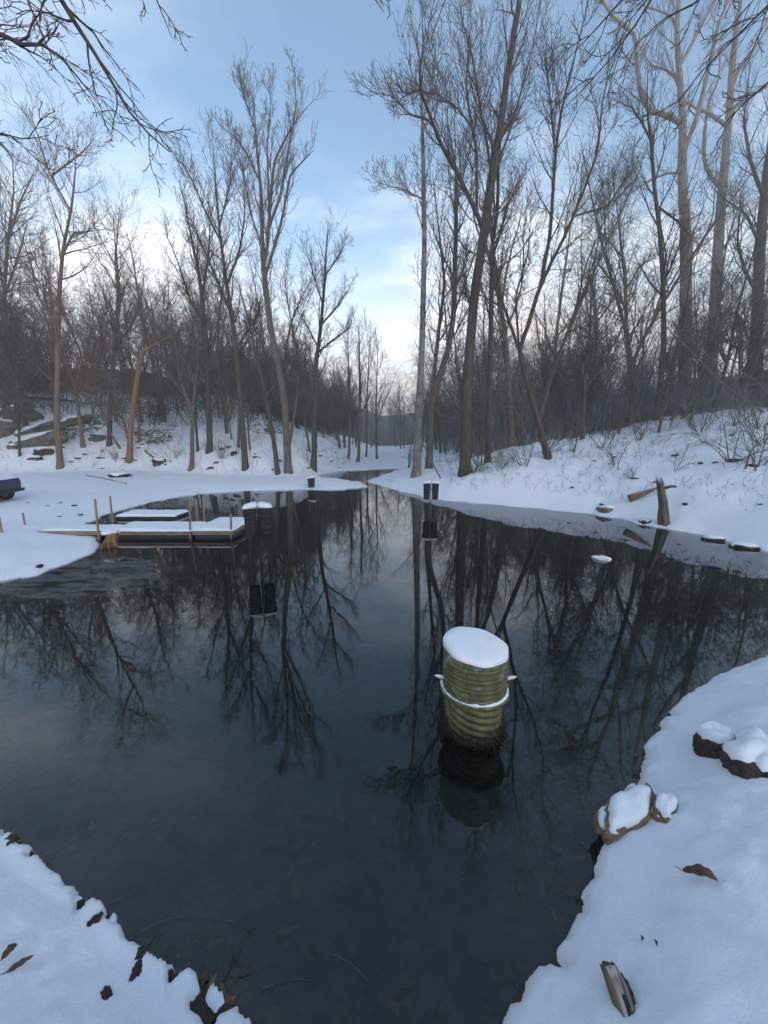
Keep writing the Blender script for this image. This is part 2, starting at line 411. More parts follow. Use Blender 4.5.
# ------------------------------------------------------------------ terrain
pond_px_left = [(240, 1024), (190, 985), (150, 965), (110, 930), (75, 905), (45, 875), (20, 845), (0, 815)]
pond = []
pond += [xy(*p) for p in pond_px_left]
pond += [(-5.6, 4.3), (-7.4, 5.2), (-9.6, 6.6), (-9.6, 7.4)]
pond += [xy(*p) for p in [(0, 583), (40, 574), (75, 562), (98, 553), (105, 547), (104, 540), (98, 533), (90, 524), (112, 512), (150, 502), (200, 494), (245, 491), (300, 490), (345, 490), (368, 487), (362, 482), (322, 478), (318, 475), (342, 471), (396, 468.5), (398, 470), (366, 481), (380, 486), (403, 492), (437, 500), (480, 504)]]
right_shore = [xy(*p) for p in [(480, 504), (530, 508), (590, 514), (620, 520), (650, 527), (700, 536), (768, 553)]]
pond += right_shore[1:]
pond += [(12.0, 9.4), (13.2, 7.6), (10.5, 6.1), (8.0, 5.6)]
near_right = [xy(u, v, 0.12) for u, v in [(768, 648), (720, 668), (690, 683), (658, 714), (642, 738), (634, 762), (630, 782), (604, 830), (582, 880), (571, 905), (546, 950), (521, 985), (500, 1024)]]
pond += near_right
pond += [(0.45, 1.25), (0.1, 1.12), (-0.3, 1.2)]
right_poly = [(6, 400), (5, 200), (4.0, 110), (3.2, 75), xy(398, 468), xy(380, 486), xy(403, 492), xy(437, 500)] + right_shore + [(12.5, 9.6), (16, 9.0), (60, 2), (400, 0), (400, 400)]
lf = [xy(u, v, 0.5) for u, v in [(-60, 471), (0, 470), (60, 469), (130, 468), (190, 471), (245, 472), (290, 473), (320, 470), (345, 464), (365, 456)]]
left_poly = lf + [(-3.5, 110), (-2, 200), (0, 400), (-400, 400), (-400, 20), (-80, 24)]
def terrain(x, y, want_litter=False):
    x = np.asarray(x, float); y = np.asarray(y, float)
    rr = np.hypot(x, y)
    d = -sdist(x, y, pond)                       # + on land
    near = 1 - sstep(4.0, 9.0, rr)
    mid = sstep(6, 12, rr)
    leftn = sstep(0.6, -0.6, x)
    ridged = 0.5 - np.abs(vnoise(x * 4.1, y * 4.1, 1.7)) - 0.5 * np.abs(vnoise(x * 9.7, y * 9.7, 6.2))
    d = d + near * 0.05 * fbm(x * 2.1, y * 2.1, 4.2, 3) + mid * (0.16 * fbm(x * 0.8, y * 0.8, 2.0, 3) + 0.07 * fbm(x * 3.1, y * 3.1, 5.0, 2))
    # the snow stops a hand's width short of the water, in tongues and nubs; wet earth shows between
    ds = d - near * (0.006 - 0.006 * leftn) + near * ((0.10 + 0.09 * leftn) * ridged + (0.022 + 0.04 * leftn) * fbm(x * 11, y * 11, 3.1, 3))
    ds = np.minimum(ds, d + 0.05 * leftn * near)
    dR = sdist(x, y, right_poly)
    dL = sdist(x, y, left_poly)
    # snow lip along the shore
    tl = np.clip(ds / (0.16 - 0.06 * leftn), 0, 1)
    lip = 0.012 + (0.16 - 0.08 * leftn) * np.sqrt(1 - (1 - tl) ** 2 + 1e-9) + (0.10 - 0.02 * leftn) * sstep(0.1, 0.8, ds)
    lip_mid = 0.10 * sstep(0, 0.25, d) + 0.14 * sstep(0.2, 2.0, d)
    z = near * lip + (1 - near) * lip_mid
    # bank the photographer stands on
    own = (1 - sstep(5.5, 9.0, rr)) * sstep(-4.5, -3.0, x) + 0.0
    z = z + own * np.clip(0.33 * np.maximum(d - 0.12, 0), 0, 0.75)
    z = z + 0.55 * (1 - sstep(0.5, 1.5, rr))
    # right bank
    slope = 0.46 + (0.13 - 0.46) * sstep(15, 38, y)
    cap = 7.5
    hr = cap * (1 - np.exp(-slope * np.maximum(dR - 0.3, 0) / cap))
    hr = hr + 0.18 * np.clip(dR - 14, 0, 60) * (1 - 0.6 * sstep(150, 300, y))
    z = z + hr * sstep(0, 1.2, dR)
    # left rocky hillside
    hl = 11.0 * (1 - np.exp(-0.66 * np.maximum(dL, 0) / 11.0)) + 0.30 * np.clip(dL - 12, 0, 50)
    hl = hl * (1 - 0.35 * sstep(40, 90, y))
    z = z + hl * sstep(0, 2.0, dL)
    # valley floor climbs slowly
    z = z + 0.012 * np.clip(y - 45, 0, 200) + 0.16 * np.clip(y - 135, 0, 90) * sstep(135, 175, y)
    # unevenness
    land = sstep(0.05, 0.8, d)
    z = z + land * (0.05 * fbm(x * 0.45, y * 0.45, 9.0, 4) * sstep(3, 12, rr) + 0.018 * fbm(x * 1.9, y * 1.9, 3.0, 3) + 0.026 * near * fbm(x * 3.6, y * 3.6, 8.0, 3))
    hill = sstep(0.5, 5, dL)
    z = z + hill * (0.45 * fbm(x * 0.22, y * 0.22, 2.0, 4) + 0.22 * fbm(x * 0.9, y * 0.9, 6.0, 3))
    rb = sstep(0.5, 3, dR)
    z = z + rb * (0.22 * fbm(x * 0.35, y * 0.35, 7.0, 4) + 0.07 * fbm(x * 1.6, y * 1.6, 8.0, 3))
    # pond bed
    depth = 0.04 + 0.30 * np.maximum(-d, 0)
    bed = -np.minimum(depth, 1.0 + 0.25 * sstep(3, 10, -d)) + 0.03 * fbm(x * 1.3, y * 1.3, 5.0, 4)
    z = np.where(d < 0, np.minimum(bed, -0.015), z)
    if not want_litter:
        return z
    lit = np.zeros_like(z)
    lit = np.maximum(lit, 0.50 * hill * sstep(-0.2, 1.0, fbm(x * 0.25, y * 0.25, 1.0, 3) * 0.7 + 0.55))
    lit = np.maximum(lit, 0.36 * rb * sstep(-0.3, 0.7, fbm(x * 0.3, y * 0.3, 12.0, 3)))
    lit = np.maximum(lit, 0.30 * sstep(0.06, 0.0, d) * (d >= -0.02))
    lit = np.maximum(lit, near * 0.9 * sstep(0.02, -0.01, ds))
    lit = np.maximum(lit, 0.16 * sstep(18, 26, rr)); lit = np.maximum(lit, 0.75 * sstep(112, 128, y))
    lit = np.maximum(lit, 0.72 * sstep(13, 20, dL)); lit = np.maximum(lit, 0.72 * sstep(17, 25, dR))
    return z, lit
def T(x, y):
    return float(terrain(np.array([x]), np.array([y]))[0])
def ground_px(u, v, ymax=140.0):
    """where the line of sight through a pixel meets the ground"""
    d = ray(u, v)
    ys = np.concatenate([np.linspace(0.6, 12, 300), np.linspace(12, ymax, 1400)])
    z = terrain(d[0] * ys, ys)
    z = np.maximum(z, 0.0)
    hit = np.nonzero(CAM_H + d[2] * ys <= z)[0]
    y = ys[hit[0]] if len(hit) else ymax
    return Vector((d[0] * y, y, CAM_H + d[2] * y))

ang = np.concatenate([np.linspace(-51, 51, 470), np.linspace(51, 309, 110)[1:-1]])
ang = np.radians(ang)
rad = np.concatenate([np.linspace(0.25, 1.1, 8)[:-1], np.linspace(1.1, 6.6, 200), 6.6 * (500 / 6.6) ** np.linspace(0, 1, 170)[1:]])
AA, RRr = np.meshgrid(ang, rad, indexing='ij')
gx, gy = RRr * np.sin(AA), RRr * np.cos(AA)
gz, glit = terrain(gx.ravel(), gy.ravel(), True)
na, nr = AA.shape
gv = np.stack([gx.ravel(), gy.ravel(), gz], 1)
ii, jj = np.meshgrid(np.arange(na), np.arange(nr - 1), indexing='ij')
i2 = (ii + 1) % na
gq = np.stack([ii * nr + jj, ii * nr + jj + 1, i2 * nr + jj + 1, i2 * nr + jj], -1).reshape(-1, 4)[:, ::-1]
cidx = len(gv)
gv = np.vstack([gv, [[0, 0, gz.reshape(na, nr)[:, 0].mean()]]])
gt = np.stack([np.arange(na) * nr, ((np.arange(na) + 1) % na) * nr, np.full(na, cidx)], 1)[:, ::-1]
gm = np_mesh('ground', gv, gq, gt)
la = gm.attributes.new('litter', 'FLOAT', 'POINT')
la.data.foreach_set('value', np.append(glit, 0.0).astype(np.float32))
ground = tag(link('ground', gm, M_ground), kind='structure')
# make sure normals look up
if gm.polygons[0].normal.z < 0:
    gm.flip_normals()

# water body
def box_bm(bm, x0, x1, y0, y1, z0, z1):
    vs = [bm.verts.new(p) for p in ((x0,y0,z0),(x1,y0,z0),(x1,y1,z0),(x0,y1,z0),(x0,y0,z1),(x1,y0,z1),(x1,y1,z1),(x0,y1,z1))]
    for f in ((3,2,1,0),(4,5,6,7),(0,1,5,4),(1,2,6,5),(2,3,7,6),(3,0,4,7)):
        bm.faces.new([vs[i] for i in f])
    return vs
bm = bmesh.new(); box_bm(bm, -18, 18, 0.6, 52, -1.9, 0.0)
me = bpy.data.meshes.new('pond_water'); bm.to_mesh(me); bm.free()
tag(link('pond_water', me, M_water), kind='structure')

# ------------------------------------------------------------------ tubes and branching
class Tubes:
    def __init__(self): self.d = {}
    def add(self, pts, rad, k):
        """pts (N,n,3) rad (N,n)"""
        self.d.setdefault((pts.shape[1], k), []).append((pts, rad))
    def mesh(self, name, smooth=True):
        V, Q, off = [], [], 0
        for (n, k), lst in self.d.items():
            P = np.concatenate([a for a, b in lst]); r = np.concatenate([b for a, b in lst])
            Nn = len(P)
            tan = np.gradient(P, axis=1)
            tan /= np.linalg.norm(tan, axis=2, keepdims=True) + 1e-9
            ref = np.where(np.abs(tan[:, :1, 2:3]) > 0.9, np.array([1.0, 0.13, 0]), np.array([0.0, 0, 1]))
            u = np.cross(tan, np.broadcast_to(ref, tan.shape)); u /= np.linalg.norm(u, axis=2, keepdims=True) + 1e-9
            w = np.cross(tan, u)
            a = np.arange(k) * 2 * math.pi / k
            ring = P[:, :, None, :] + r[:, :, None, None] * (np.cos(a)[None, None, :, None] * u[:, :, None, :] + np.sin(a)[None, None, :, None] * w[:, :, None, :])
            V.append(ring.reshape(-1, 3))
            b, i, j = np.meshgrid(np.arange(Nn), np.arange(n - 1), np.arange(k), indexing='ij')
            j2 = (j + 1) % k
            base = off + b * n * k
            Q.append(np.stack([base + i * k + j, base + i * k + j2, base + (i + 1) * k + j2, base + (i + 1) * k + j], -1).reshape(-1, 4))
            off += Nn * n * k
        return np_mesh(name, np.concatenate(V), np.concatenate(Q), smooth=smooth)
def resample(pts, rad, n):
    pts = np.asarray(pts, float); rad = np.asarray(rad, float)
    s = np.concatenate([[0], np.cumsum(np.linalg.norm(np.diff(pts, axis=0), axis=1))])
    # Catmull-like smoothing through a fine linear resample and small blur
    t = np.linspace(0, s[-1], n * 4)
    P = np.stack([np.interp(t, s, pts[:, i]) for i in range(3)], 1)
    for _ in range(3):
        P[1:-1] = (P[:-2] + 2 * P[1:-1] + P[2:]) / 4
    t2 = np.linspace(0, s[-1], n)
    P2 = np.stack([np.interp(t2, t, P[:, i]) for i in range(3)], 1)
    return P2, np.interp(t2, s, rad)
def spawn(rg, P, r, m, n2, tmin=0.3, tmax=0.98, ratio=0.5, ang=(30, 60), trop=0.1, wander=0.12, rr=0.55, rmin=0.008, lmin=0.0, lmax=99.0, taper=0.9, blunt=0.55):
    Nn, n, _ = P.shape
    t = (np.arange(m)[None] + rg.random((Nn, m))) / m * (tmax - tmin) + tmin
    f = t * (n - 1); i = np.minimum(f.astype(int), n - 2); fr = (f - i)[..., None]
    bi = np.arange(Nn)[:, None]
    p0 = P[bi, i] * (1 - fr) + P[bi, i + 1] * fr
    r0 = r[bi, i] * (1 - fr[..., 0]) + r[bi, i + 1] * fr[..., 0]
    tg = P[bi, i + 1] - P[bi, i]; tg /= np.linalg.norm(tg, axis=-1, keepdims=True) + 1e-9
    Lp = np.linalg.norm(np.diff(P, axis=1), axis=2).sum(1)[:, None]
    Lc = Lp * ratio * (1.15 - blunt * t) * rg.uniform(0.55, 1.3, t.shape)
    Lc = np.clip(Lc, lmin, lmax)
    ref = np.where(np.abs(tg[..., 2:3]) > 0.85, np.array([1.0, 0, 0]), np.array([0, 0, 1.0]))
    u = np.cross(tg, ref); u /= np.linalg.norm(u, axis=-1, keepdims=True) + 1e-9
    w = np.cross(tg, u)
    phi = rg.random((Nn, 1)) * 6.28 + np.arange(m)[None] * 2.399 + rg.normal(0, 0.5, t.shape)
    al = np.radians(rg.uniform(ang[0], ang[1], t.shape))
    d = np.cos(al)[..., None] * tg + np.sin(al)[..., None] * (np.cos(phi)[..., None] * u + np.sin(phi)[..., None] * w)
    d = d.reshape(-1, 3); p = p0.reshape(-1, 3).copy(); Lc = Lc.reshape(-1); r0 = r0.reshape(-1)
    out = np.empty((len(p), n2, 3)); out[:, 0] = p
    st = (Lc / (n2 - 1))[:, None]
    for k in range(1, n2):
        d = d + rg.normal(0, wander, d.shape); d[:, 2] += trop
        d /= np.linalg.norm(d, axis=1, keepdims=True) + 1e-9
        p = p + d * st
        out[:, k] = p
    rs = np.maximum(np.minimum(r0 * rr, 0.0135 * Lc + rmin), rmin)
    rad = rs[:, None] * (1 - taper * np.linspace(0, 1, n2)[None]) 
    rad = np.maximum(rad, rmin * np.linspace(1.0, 0.6, n2)[None])
    return out, rad
def finish_tree(rg, name, L0, loc, bark, twig, dens=1.0, style=None, wt=0.0, parent_done=None):
    """L0: list of (pts, rad) polylines in tree-local space; returns Empty with trunk and crown children"""
    st = dict(m1=10, m2=6, m3=4, m4=3, a1=(30, 62), trop=0.08, ratio1=0.30, rmin=0.008, tmin=0.3, wander=0.12, lmax1=6.0)
    st.update(style or {})
    tr, cr_ = Tubes(), Tubes()
    l1s = []
    for idx, (p, r) in enumerate(L0):
        n = 30 if idx == 0 else 16
        P, rr_ = resample(p, r, n)
        P = P[None]; rr_ = rr_[None]
        tr.add(P, rr_, 9 if rr_.max() > 0.1 else 6)
        tm = st['tmin'] if idx == 0 else 0.15
        m = max(3, int(st['m1'] * dens * (1.0 if idx == 0 else 0.75)))
        l1s.append(spawn(rg, P, rr_, m, 7, tmin=tm, ratio=st['ratio1'] * (1 if idx == 0 else 1.9), ang=st['a1'], trop=st['trop'], wander=st['wander'], rr=0.5, rmin=st['rmin'] * 1.7, lmax=st['lmax1'], lmin=1.3))
    P1 = np.concatenate([a for a, b in l1s]); r1 = np.concatenate([b for a, b in l1s])
    tr.add(P1, r1, 5)
    P2, r2 = spawn(rg, P1, r1, st['m2'], 5, tmin=0.12, ratio=0.55, ang=(20, 48), trop=st['trop'], wander=st['wander'] * 1.3, rr=0.6, rmin=st['rmin'] * 1.25, lmin=0.5)
    cr_.add(P2, r2, 4)
    P3, r3 = spawn(rg, P2, r2, st['m3'], 3, tmin=0.15, ratio=0.62, ang=(20, 48), trop=st['trop'] * 1.2, wander=st['wander'] * 1.4, rr=0.65, rmin=st['rmin'])
    cr_.add(P3, r3, 3)
    if st['m4']:
        P4, r4 = spawn(rg, P3, r3, st['m4'], 2, tmin=0.25, ratio=0.6, ang=(25, 55), trop=st['trop'] * 1.2, wander=st['wander'] * 1.3, rr=0.7, rmin=st['rmin'] * 0.8)
        cr_.add(P4, r4, 3)
    root = empty(name, loc)
    link('trunk', tr.mesh('trunk'), bark, root)
    link('crown', cr_.mesh('crown'), twig, root)
    return root

def hero(name, label, base, trunk, limbs=(), bark=None, twig=None, seed=1, dens=1.0, style=None, group=None, flare=1.35, dy=0.5, fwd=None):
    """trunk / limbs: [(u, v, width in px)] traced outlines, given depth by where the base meets the ground"""
    rg = np.random.default_rng(seed)
    g = ground_px(*base) if fwd is None else at_y(base[0], base[1], fwd)
    y = g.y
    gz_ = T(g.x, g.y)
    o = np.array([g.x, g.y, gz_])
    def conv(line, lean0=0.0):
        pts, rad = [], []
        k = rg.normal(0, dy)
        n = len(line)
        for i, (u, v, w) in enumerate(line):
            off = k * (i / max(1, n - 1)) ** 1.2 * 2.0
            p = at_y(u, v, y + off + lean0)
            depth = (y + off) * CP - (p.z - CAM_H) * SP
            pts.append((p.x - o[0], p.y - o[1], p.z - o[2]))
            rad.append(max(0.010, 0.44 * w * depth / 384 * (0.4 if i == n - 1 else 0.75 if (i == n - 2 and n > 3) else 1.0)))
        return pts, rad
    tp, tr = conv(trunk)
    # root the trunk in the ground, with a flare
    tp = [(tp[0][0], tp[0][1], -0.35), (tp[0][0], tp[0][1], 0.02)] + [(tp[0][0] * 0.6 + tp[1][0] * 0.4, tp[0][1], 0.55)] + tp[1:]
    tr = [tr[0] * flare * 1.05, tr[0] * flare] + [tr[0] * 1.02] + tr[1:]
    # dense resample keeps the flare
    L0 = [(tp, tr)]
    TP = np.asarray(tp)
    for lb in limbs:
        lp, lr = conv(lb)
        # start the limb on the trunk axis: shift the depth of its first point onto the nearest trunk or limb point
        q = np.asarray(lp[0])
        best, bd = None, 9e9
        for P_, _ in L0:
            A = np.asarray(P_)
            for i in range(len(A) - 1):
                for t in np.linspace(0, 1, 8):
                    c = A[i] * (1 - t) + A[i + 1] * t
                    dd = (c[0] - q[0]) ** 2 + (c[2] - q[2]) ** 2
                    if dd < bd: bd, best = dd, c
        lp = np.asarray(lp); lp[:, 1] += best[1] - lp[0, 1]; lp[0] = best
        L0.append(([tuple(a) for a in lp], lr))
    root = finish_tree(rg, name, L0, tuple(o), bark or M_bark, twig or M_twig, dens, style)
    tag(root, label, 'tree', group)
    return root

# ------------------------------------------------------------------ the trees one can tell apart
RIGHT = 'tall trees along the right bank'
LEFT = 'trees at the foot of the left hillside'
tall = dict(a1=(18, 44), trop=0.13, ratio1=0.20, lmax1=6.0, rmin=0.008, m1=18, m2=6, m3=3, m4=2, tmin=0.35, wander=0.10)
hero('bare_tree', 'tall pale straight slender tree, leftmost trunk standing on the right bank', (416, 476),
     [(416, 476, 10), (419, 410, 8), (422, 350, 7), (424.5, 246, 5.5), (424, 200, 5), (423, 156, 4.2), (421.5, 78, 3), (415, 22, 1.5)],
     [[(422, 200, 2), (405, 190, 1.5), (380, 183, 0.8)], [(422, 120, 1.5), (432, 80, 1.2), (436, 40, 0.7)]],
     M_bark_pale, M_twig, 11, 1.0, dict(tall, ratio1=0.10))
hero('bare_tree', 'forked grey tree with two curving stems behind the tall pale trunk', (431, 468),
     [(429, 468, 8), (431, 402, 7.5), (441, 372, 7), (449, 348, 6.5), (454, 311, 6), (456, 225, 5), (456, 170, 3.5), (444, 100, 1.5)],
     [[(431, 400, 5), (435, 366, 4.5), (440, 319, 4), (445, 285, 3.5), (439, 232, 2.5), (432, 170, 1.2)],
      [(455, 290, 2.4), (462, 275, 2), (466, 255, 1.5)], [(456, 200, 2), (470, 150, 1.5), (478, 110, 0.8)]],
     M_bark, M_twig, 12, 1.0, tall)
hero('bare_tree', 'largest dark leaning trunk with flared foot and forked crown on the right bank', (465, 475),
     [(465, 475, 13), (466, 420, 11.5), (467.7, 376, 11), (474, 298, 10.5), (484.6, 230, 10.5), (491, 182, 9.5), (500, 130, 8), (505, 91, 7), (513, 39, 6.5), (520, 0, 6), (523, -60, 4), (521, -130, 2)],
     [[(482, 222, 5.5), (458.5, 156, 4.5), (443, 130, 4), (432.5, 99, 3.4), (419.5, 65, 2.6), (426, 26, 1.8), (424, -20, 1)],
      [(443, 132, 2.6), (425, 134, 2.2), (409, 130, 1.8), (392, 112, 1.3), (370, 107, 0.9)],
      [(484.6, 200, 3.6), (480, 140, 3), (475, 115, 2.8), (469, 73, 2.2), (472, 30, 1.3), (470, -20, 0.8)],
      [(494, 155, 3.4), (484.6, 78, 2.8), (478, 34, 2.3), (468, 0, 1.8), (462, -40, 1)],
      [(497.6, 165, 3.2), (516, 117, 2.6), (531, 65, 2.2), (544, 13, 1.5), (550, -30, 0.9)],
      [(507, 116, 5), (514, 107, 4.5), (521, 97, 3.5)],
      [(473, 305, 3), (468, 290, 2.6), (462, 288, 2)],
      [(475, 115, 2.2), (460, 95, 1.8), (447, 84, 1.2), (436, 80, 0.8)],
      [(432.5, 99, 2), (416, 92, 1.5), (400, 100, 1.0)]],
     M_bark_dark, M_twig, 13, 1.15, dict(tall, ratio1=0.15, m1=16, tmin=0.4), dy=0.8)
hero('bare_tree', 'thin straight dark stem close behind the largest leaning trunk', (488, 462),
     [(488, 462, 6.5), (489, 400, 6), (491, 324, 5.5), (492, 246, 5), (497.6, 208, 4), (499, 140, 2.5), (505, 60, 1)],
     [[(492, 250, 2), (505, 220, 1.5), (515, 180, 0.9)]], M_bark_dark, M_twig, 14, 0.9, tall)
hero('bare_tree', 'tree leaning left at its foot then forking wide in two long limbs', (549, 458),
     [(549, 458, 7), (540, 428, 6.2), (531, 397, 5.6), (519, 350, 5), (530, 320, 4.8), (536.7, 295, 4.5), (550, 265, 3.8), (565, 236, 3.3), (584, 190, 2.8), (598, 152, 2.3), (603, 95, 1.8), (620, 40, 1.0)],
     [[(536.7, 296, 4), (541, 246, 3.6), (545, 180, 3), (549, 140, 2.6), (555, 112, 2.2), (570, 52, 1.6), (582, 0, 0.9)],
      [(519, 352, 3.6), (512, 342, 3.4), (497.6, 301, 3), (490, 262, 2.2), (486, 225, 1.4)],
      [(545, 180, 2), (537, 140, 1.6), (533, 100, 1)], [(565, 236, 2), (590, 225, 1.6), (612, 190, 1)],
      [(519, 352, 2.4), (512, 300, 2.2), (524, 260, 1.8), (528, 215, 1.0)]],
     M_bark_dark, M_twig, 15, 1.1, dict(tall, ratio1=0.14, tmin=0.45), dy=0.9)
hero('bare_tree', 'thick pale sycamore-like trunk with a big elbowed limb reaching left', (686, 397),
     [(686, 397, 14), (686, 350, 12.5), (686, 301, 12), (686, 238, 11), (682, 173, 9), (683, 116, 7.5), (679, 68, 6), (676.5, 27, 5), (679, 0, 4.5), (683, -60, 3), (680, -120, 1.6)],
     [[(680, 124, 6), (664, 117, 5.5), (649, 116, 5.4), (641, 105, 5), (637, 89, 4.6), (634, 60, 4.2), (634.5, 41, 4), (626, 32, 3.7), (614, 24, 3.4), (598, 3, 2.8), (588, -25, 1.8)],
      [(683, 156, 5), (695.5, 116, 4.6), (703, 85, 4.2), (708, 62, 4), (717, 22, 3.4), (728, 0, 3), (742, -40, 1.8)],
      [(682, 72, 4), (698, 30, 3.5), (712, 3, 3), (722, -40, 1.8)],
      [(679, 84, 2.8), (662, 73, 2.4), (649, 70, 2), (636, 50, 1.2)],
      [(683, 172, 2.6), (665, 175, 2.2), (648, 182, 2), (624, 198, 1.4), (622, 185, 1)],
      [(677, 36, 2.6), (668, 22, 2.2), (650, 15, 1.8), (620, 6, 1)]],
     M_bark_pale, M_twig, 16, 1.15, dict(tall, ratio1=0.13, m1=15, tmin=0.42), dy=0.9)
hero('bare_tree', 'thick dark trunk right of the pale sycamore-like tree, pale blotched above', (711, 382),
     [(711, 382, 13), (714, 330, 11.5), (716, 288, 11), (720, 220, 9.5), (722.6, 190, 8.5), (729, 116, 7), (732, 68, 6), (736, 27, 5), (741, 0, 4), (748, -60, 2.2)],
     [[(720, 188, 4.5), (712, 172, 4.2), (707, 155, 4), (708, 125, 3.7), (713, 95, 3.4), (722, 78, 2.6), (724, 40, 1.5)],
      [(733, 90, 4), (742, 68, 3.6), (754, 50, 3.2), (768, 30, 2.5), (785, 0, 1.5)],
      [(728, 118, 4), (712, 108, 3.6), (700, 104, 3), (690, 96, 2)],
      [(718, 260, 3.2), (730, 240, 2.8), (745, 220, 2.2), (765, 195, 1.3)]],
     M_bark, M_twig, 17, 1.15, dict(tall, ratio1=0.14, m1=15, tmin=0.4), dy=0.9)
hero('bare_tree', 'slim dark tree left of the pale sycamore-like trunk, forked below its top', (657, 420),
     [(657, 420, 6.5), (661, 380, 6), (664, 342, 5.6), (663, 274, 5), (659, 220, 4.4), (655, 195, 4), (651, 141, 3.2), (647, 111, 2.4), (648, 60, 1)],
     [[(652, 145, 2.6), (640, 128, 2.2), (630, 112, 1.8), (615, 105, 1)], [(658, 205, 2.4), (678, 225, 2.2), (690, 240, 1.2)],
      [(663, 285, 2.6), (672, 262, 2.2), (680, 240, 1.5)]], M_bark_dark, M_twig, 18, 1.0, tall)
hero('bare_tree', 'thin grey tree with wide curving crown left of the slim dark tree', (632, 416),
     [(632, 416, 4.5), (629, 360, 4.2), (626, 315, 4), (625, 274, 3.5), (622, 255, 3), (618, 215, 2), (612, 170, 1)],
     [[(626, 310, 2.4), (610, 280, 2.2), (596, 262, 1.6), (585, 252, 1)], [(625, 290, 2.4), (640, 265, 2), (655, 258, 1.2)],
      [(622, 258, 2), (605, 238, 1.6), (590, 228, 1)]], M_bark, M_twig, 19, 1.0, dict(tall, ratio1=0.22))
hero('bare_tree', 'small curved tree with dark upper stem at the left of the right slope', (590, 424),
     [(590, 424, 4), (592, 385, 4), (596, 350, 3.6), (596, 320, 3.2), (592, 282, 2.6), (598, 240, 1.6), (606, 200, 0.9)],
     [[(596, 345, 2.4), (585, 330, 2.2), (572, 322, 1.4)], [(596, 325, 2.2), (612, 300, 1.8), (622, 285, 1)]], M_bark_dark, M_twig, 20, 1.0, dict(tall, ratio1=0.25))
hero('bare_tree', 'broad trunk leaning out of the picture at the right edge', (757, 385),
     [(755, 385, 13), (757, 330, 11.5), (760, 247, 10), (766, 180, 8), (775, 110, 6), (790, 20, 3)],
     [[(758, 300, 4), (745, 270, 3.6), (738, 240, 3), (742, 190, 2)], [(764, 200, 4), (752, 160, 3.4), (745, 120, 2.6), (752, 60, 1.5)],
      [(760, 250, 3), (748, 215, 2.6), (728, 200, 2), (712, 186, 1.2)]], M_bark_dark, M_twig, 21, 1.1, dict(tall, ratio1=0.18))
hero('bare_tree', 'thin upright tree on the slope between curved tree and forked tree', (556, 420),
     [(553, 420, 4), (554, 380, 3.8), (556, 337, 3.4), (562, 290, 3), (566, 262, 2.4), (574, 200, 1.5), (580, 150, 0.8)], [[(557, 335, 2), (570, 322, 1.8), (585, 315, 1)]], M_bark, M_twig, 22, 1.0, dict(tall, ratio1=0.2))

# left side
hero('bare_tree', 'tallest tree on the left shore with long leaning trunk and broom-shaped crown', (288.5, 472),
     [(288.5, 472, 8.5), (284.6, 403, 7.5), (278, 364, 7), (270, 325, 6.5), (265, 281, 6), (262.5, 258, 5.2), (261, 190, 3.8), (256, 138, 2.6), (253, 86, 1.0)],
     [[(264, 270, 4), (269, 247, 3.6), (271.6, 206, 3.2), (275.5, 164, 2.6), (288.5, 138, 2), (300, 120, 1.4), (312, 107, 0.9)],
      [(266, 278, 3.6), (275, 250, 3.2), (283, 222, 2.8), (291, 177, 2.2), (303, 165, 1.6), (314.6, 153, 0.9)],
      [(271, 230, 3.0), (281, 200, 2.6), (290, 150, 2), (297, 110, 1.4), (296, 74, 0.8)],
      [(261, 185, 2.4), (250, 160, 2), (239, 143, 1.6), (226, 133, 0.9)],
      [(257, 140, 2), (250, 112, 1.5), (243, 89, 0.8)],
      [(271, 215, 2.2), (268, 150, 1.7), (272, 110, 1.3), (270, 84, 0.8)],
      [(262, 250, 2.4), (252, 215, 2), (246, 180, 1.4), (240, 160, 0.8)]],
     M_bark, M_twig, 31, 1.1, dict(tall, ratio1=0.12, a1=(18, 40), trop=0.22, tmin=0.45), dy=0.8)
hero('bare_tree', 'short leaning stem beside the tallest left tree, forked into two thin arms', (278, 474),
     [(278, 474, 5.5), (275, 450, 5.2), (273, 437, 5), (266, 395, 4), (257, 360, 3.2), (252, 335, 2.6), (243, 300, 1.8), (236, 275, 1)],
     [[(266, 394, 3), (275, 385, 2.8), (281, 374, 2.6), (287, 335, 2.2), (293, 312, 1.9), (302, 294, 1.6), (315, 268, 0.9)]],
     M_bark_dark, M_twig, 32, 0.8, dict(tall, ratio1=0.2))
hero('bare_tree', 'lone round-crowned tree right of the tallest left tree', (313, 469),
     [(313, 469, 6.8), (314.6, 416, 5.6), (316, 364, 4.8), (321, 325, 4), (325, 276, 3), (326, 250, 2.2), (328, 226, 1)],
     [[(317, 352, 2.4), (330, 342, 2.1), (346, 330, 1.5), (352, 322, 1)], [(321, 326, 2.4), (338, 305, 2), (350, 285, 1.1)],
      [(318, 345, 2.2), (305, 322, 1.9), (294, 305, 1.1)], [(323, 300, 2.2), (312, 270, 1.8), (306, 248, 1)], [(325, 276, 2), (338, 255, 1.6), (346, 240, 0.9)]],
     M_bark_dark, M_twig, 33, 1.0, dict(tall, ratio1=0.2, m1=12))
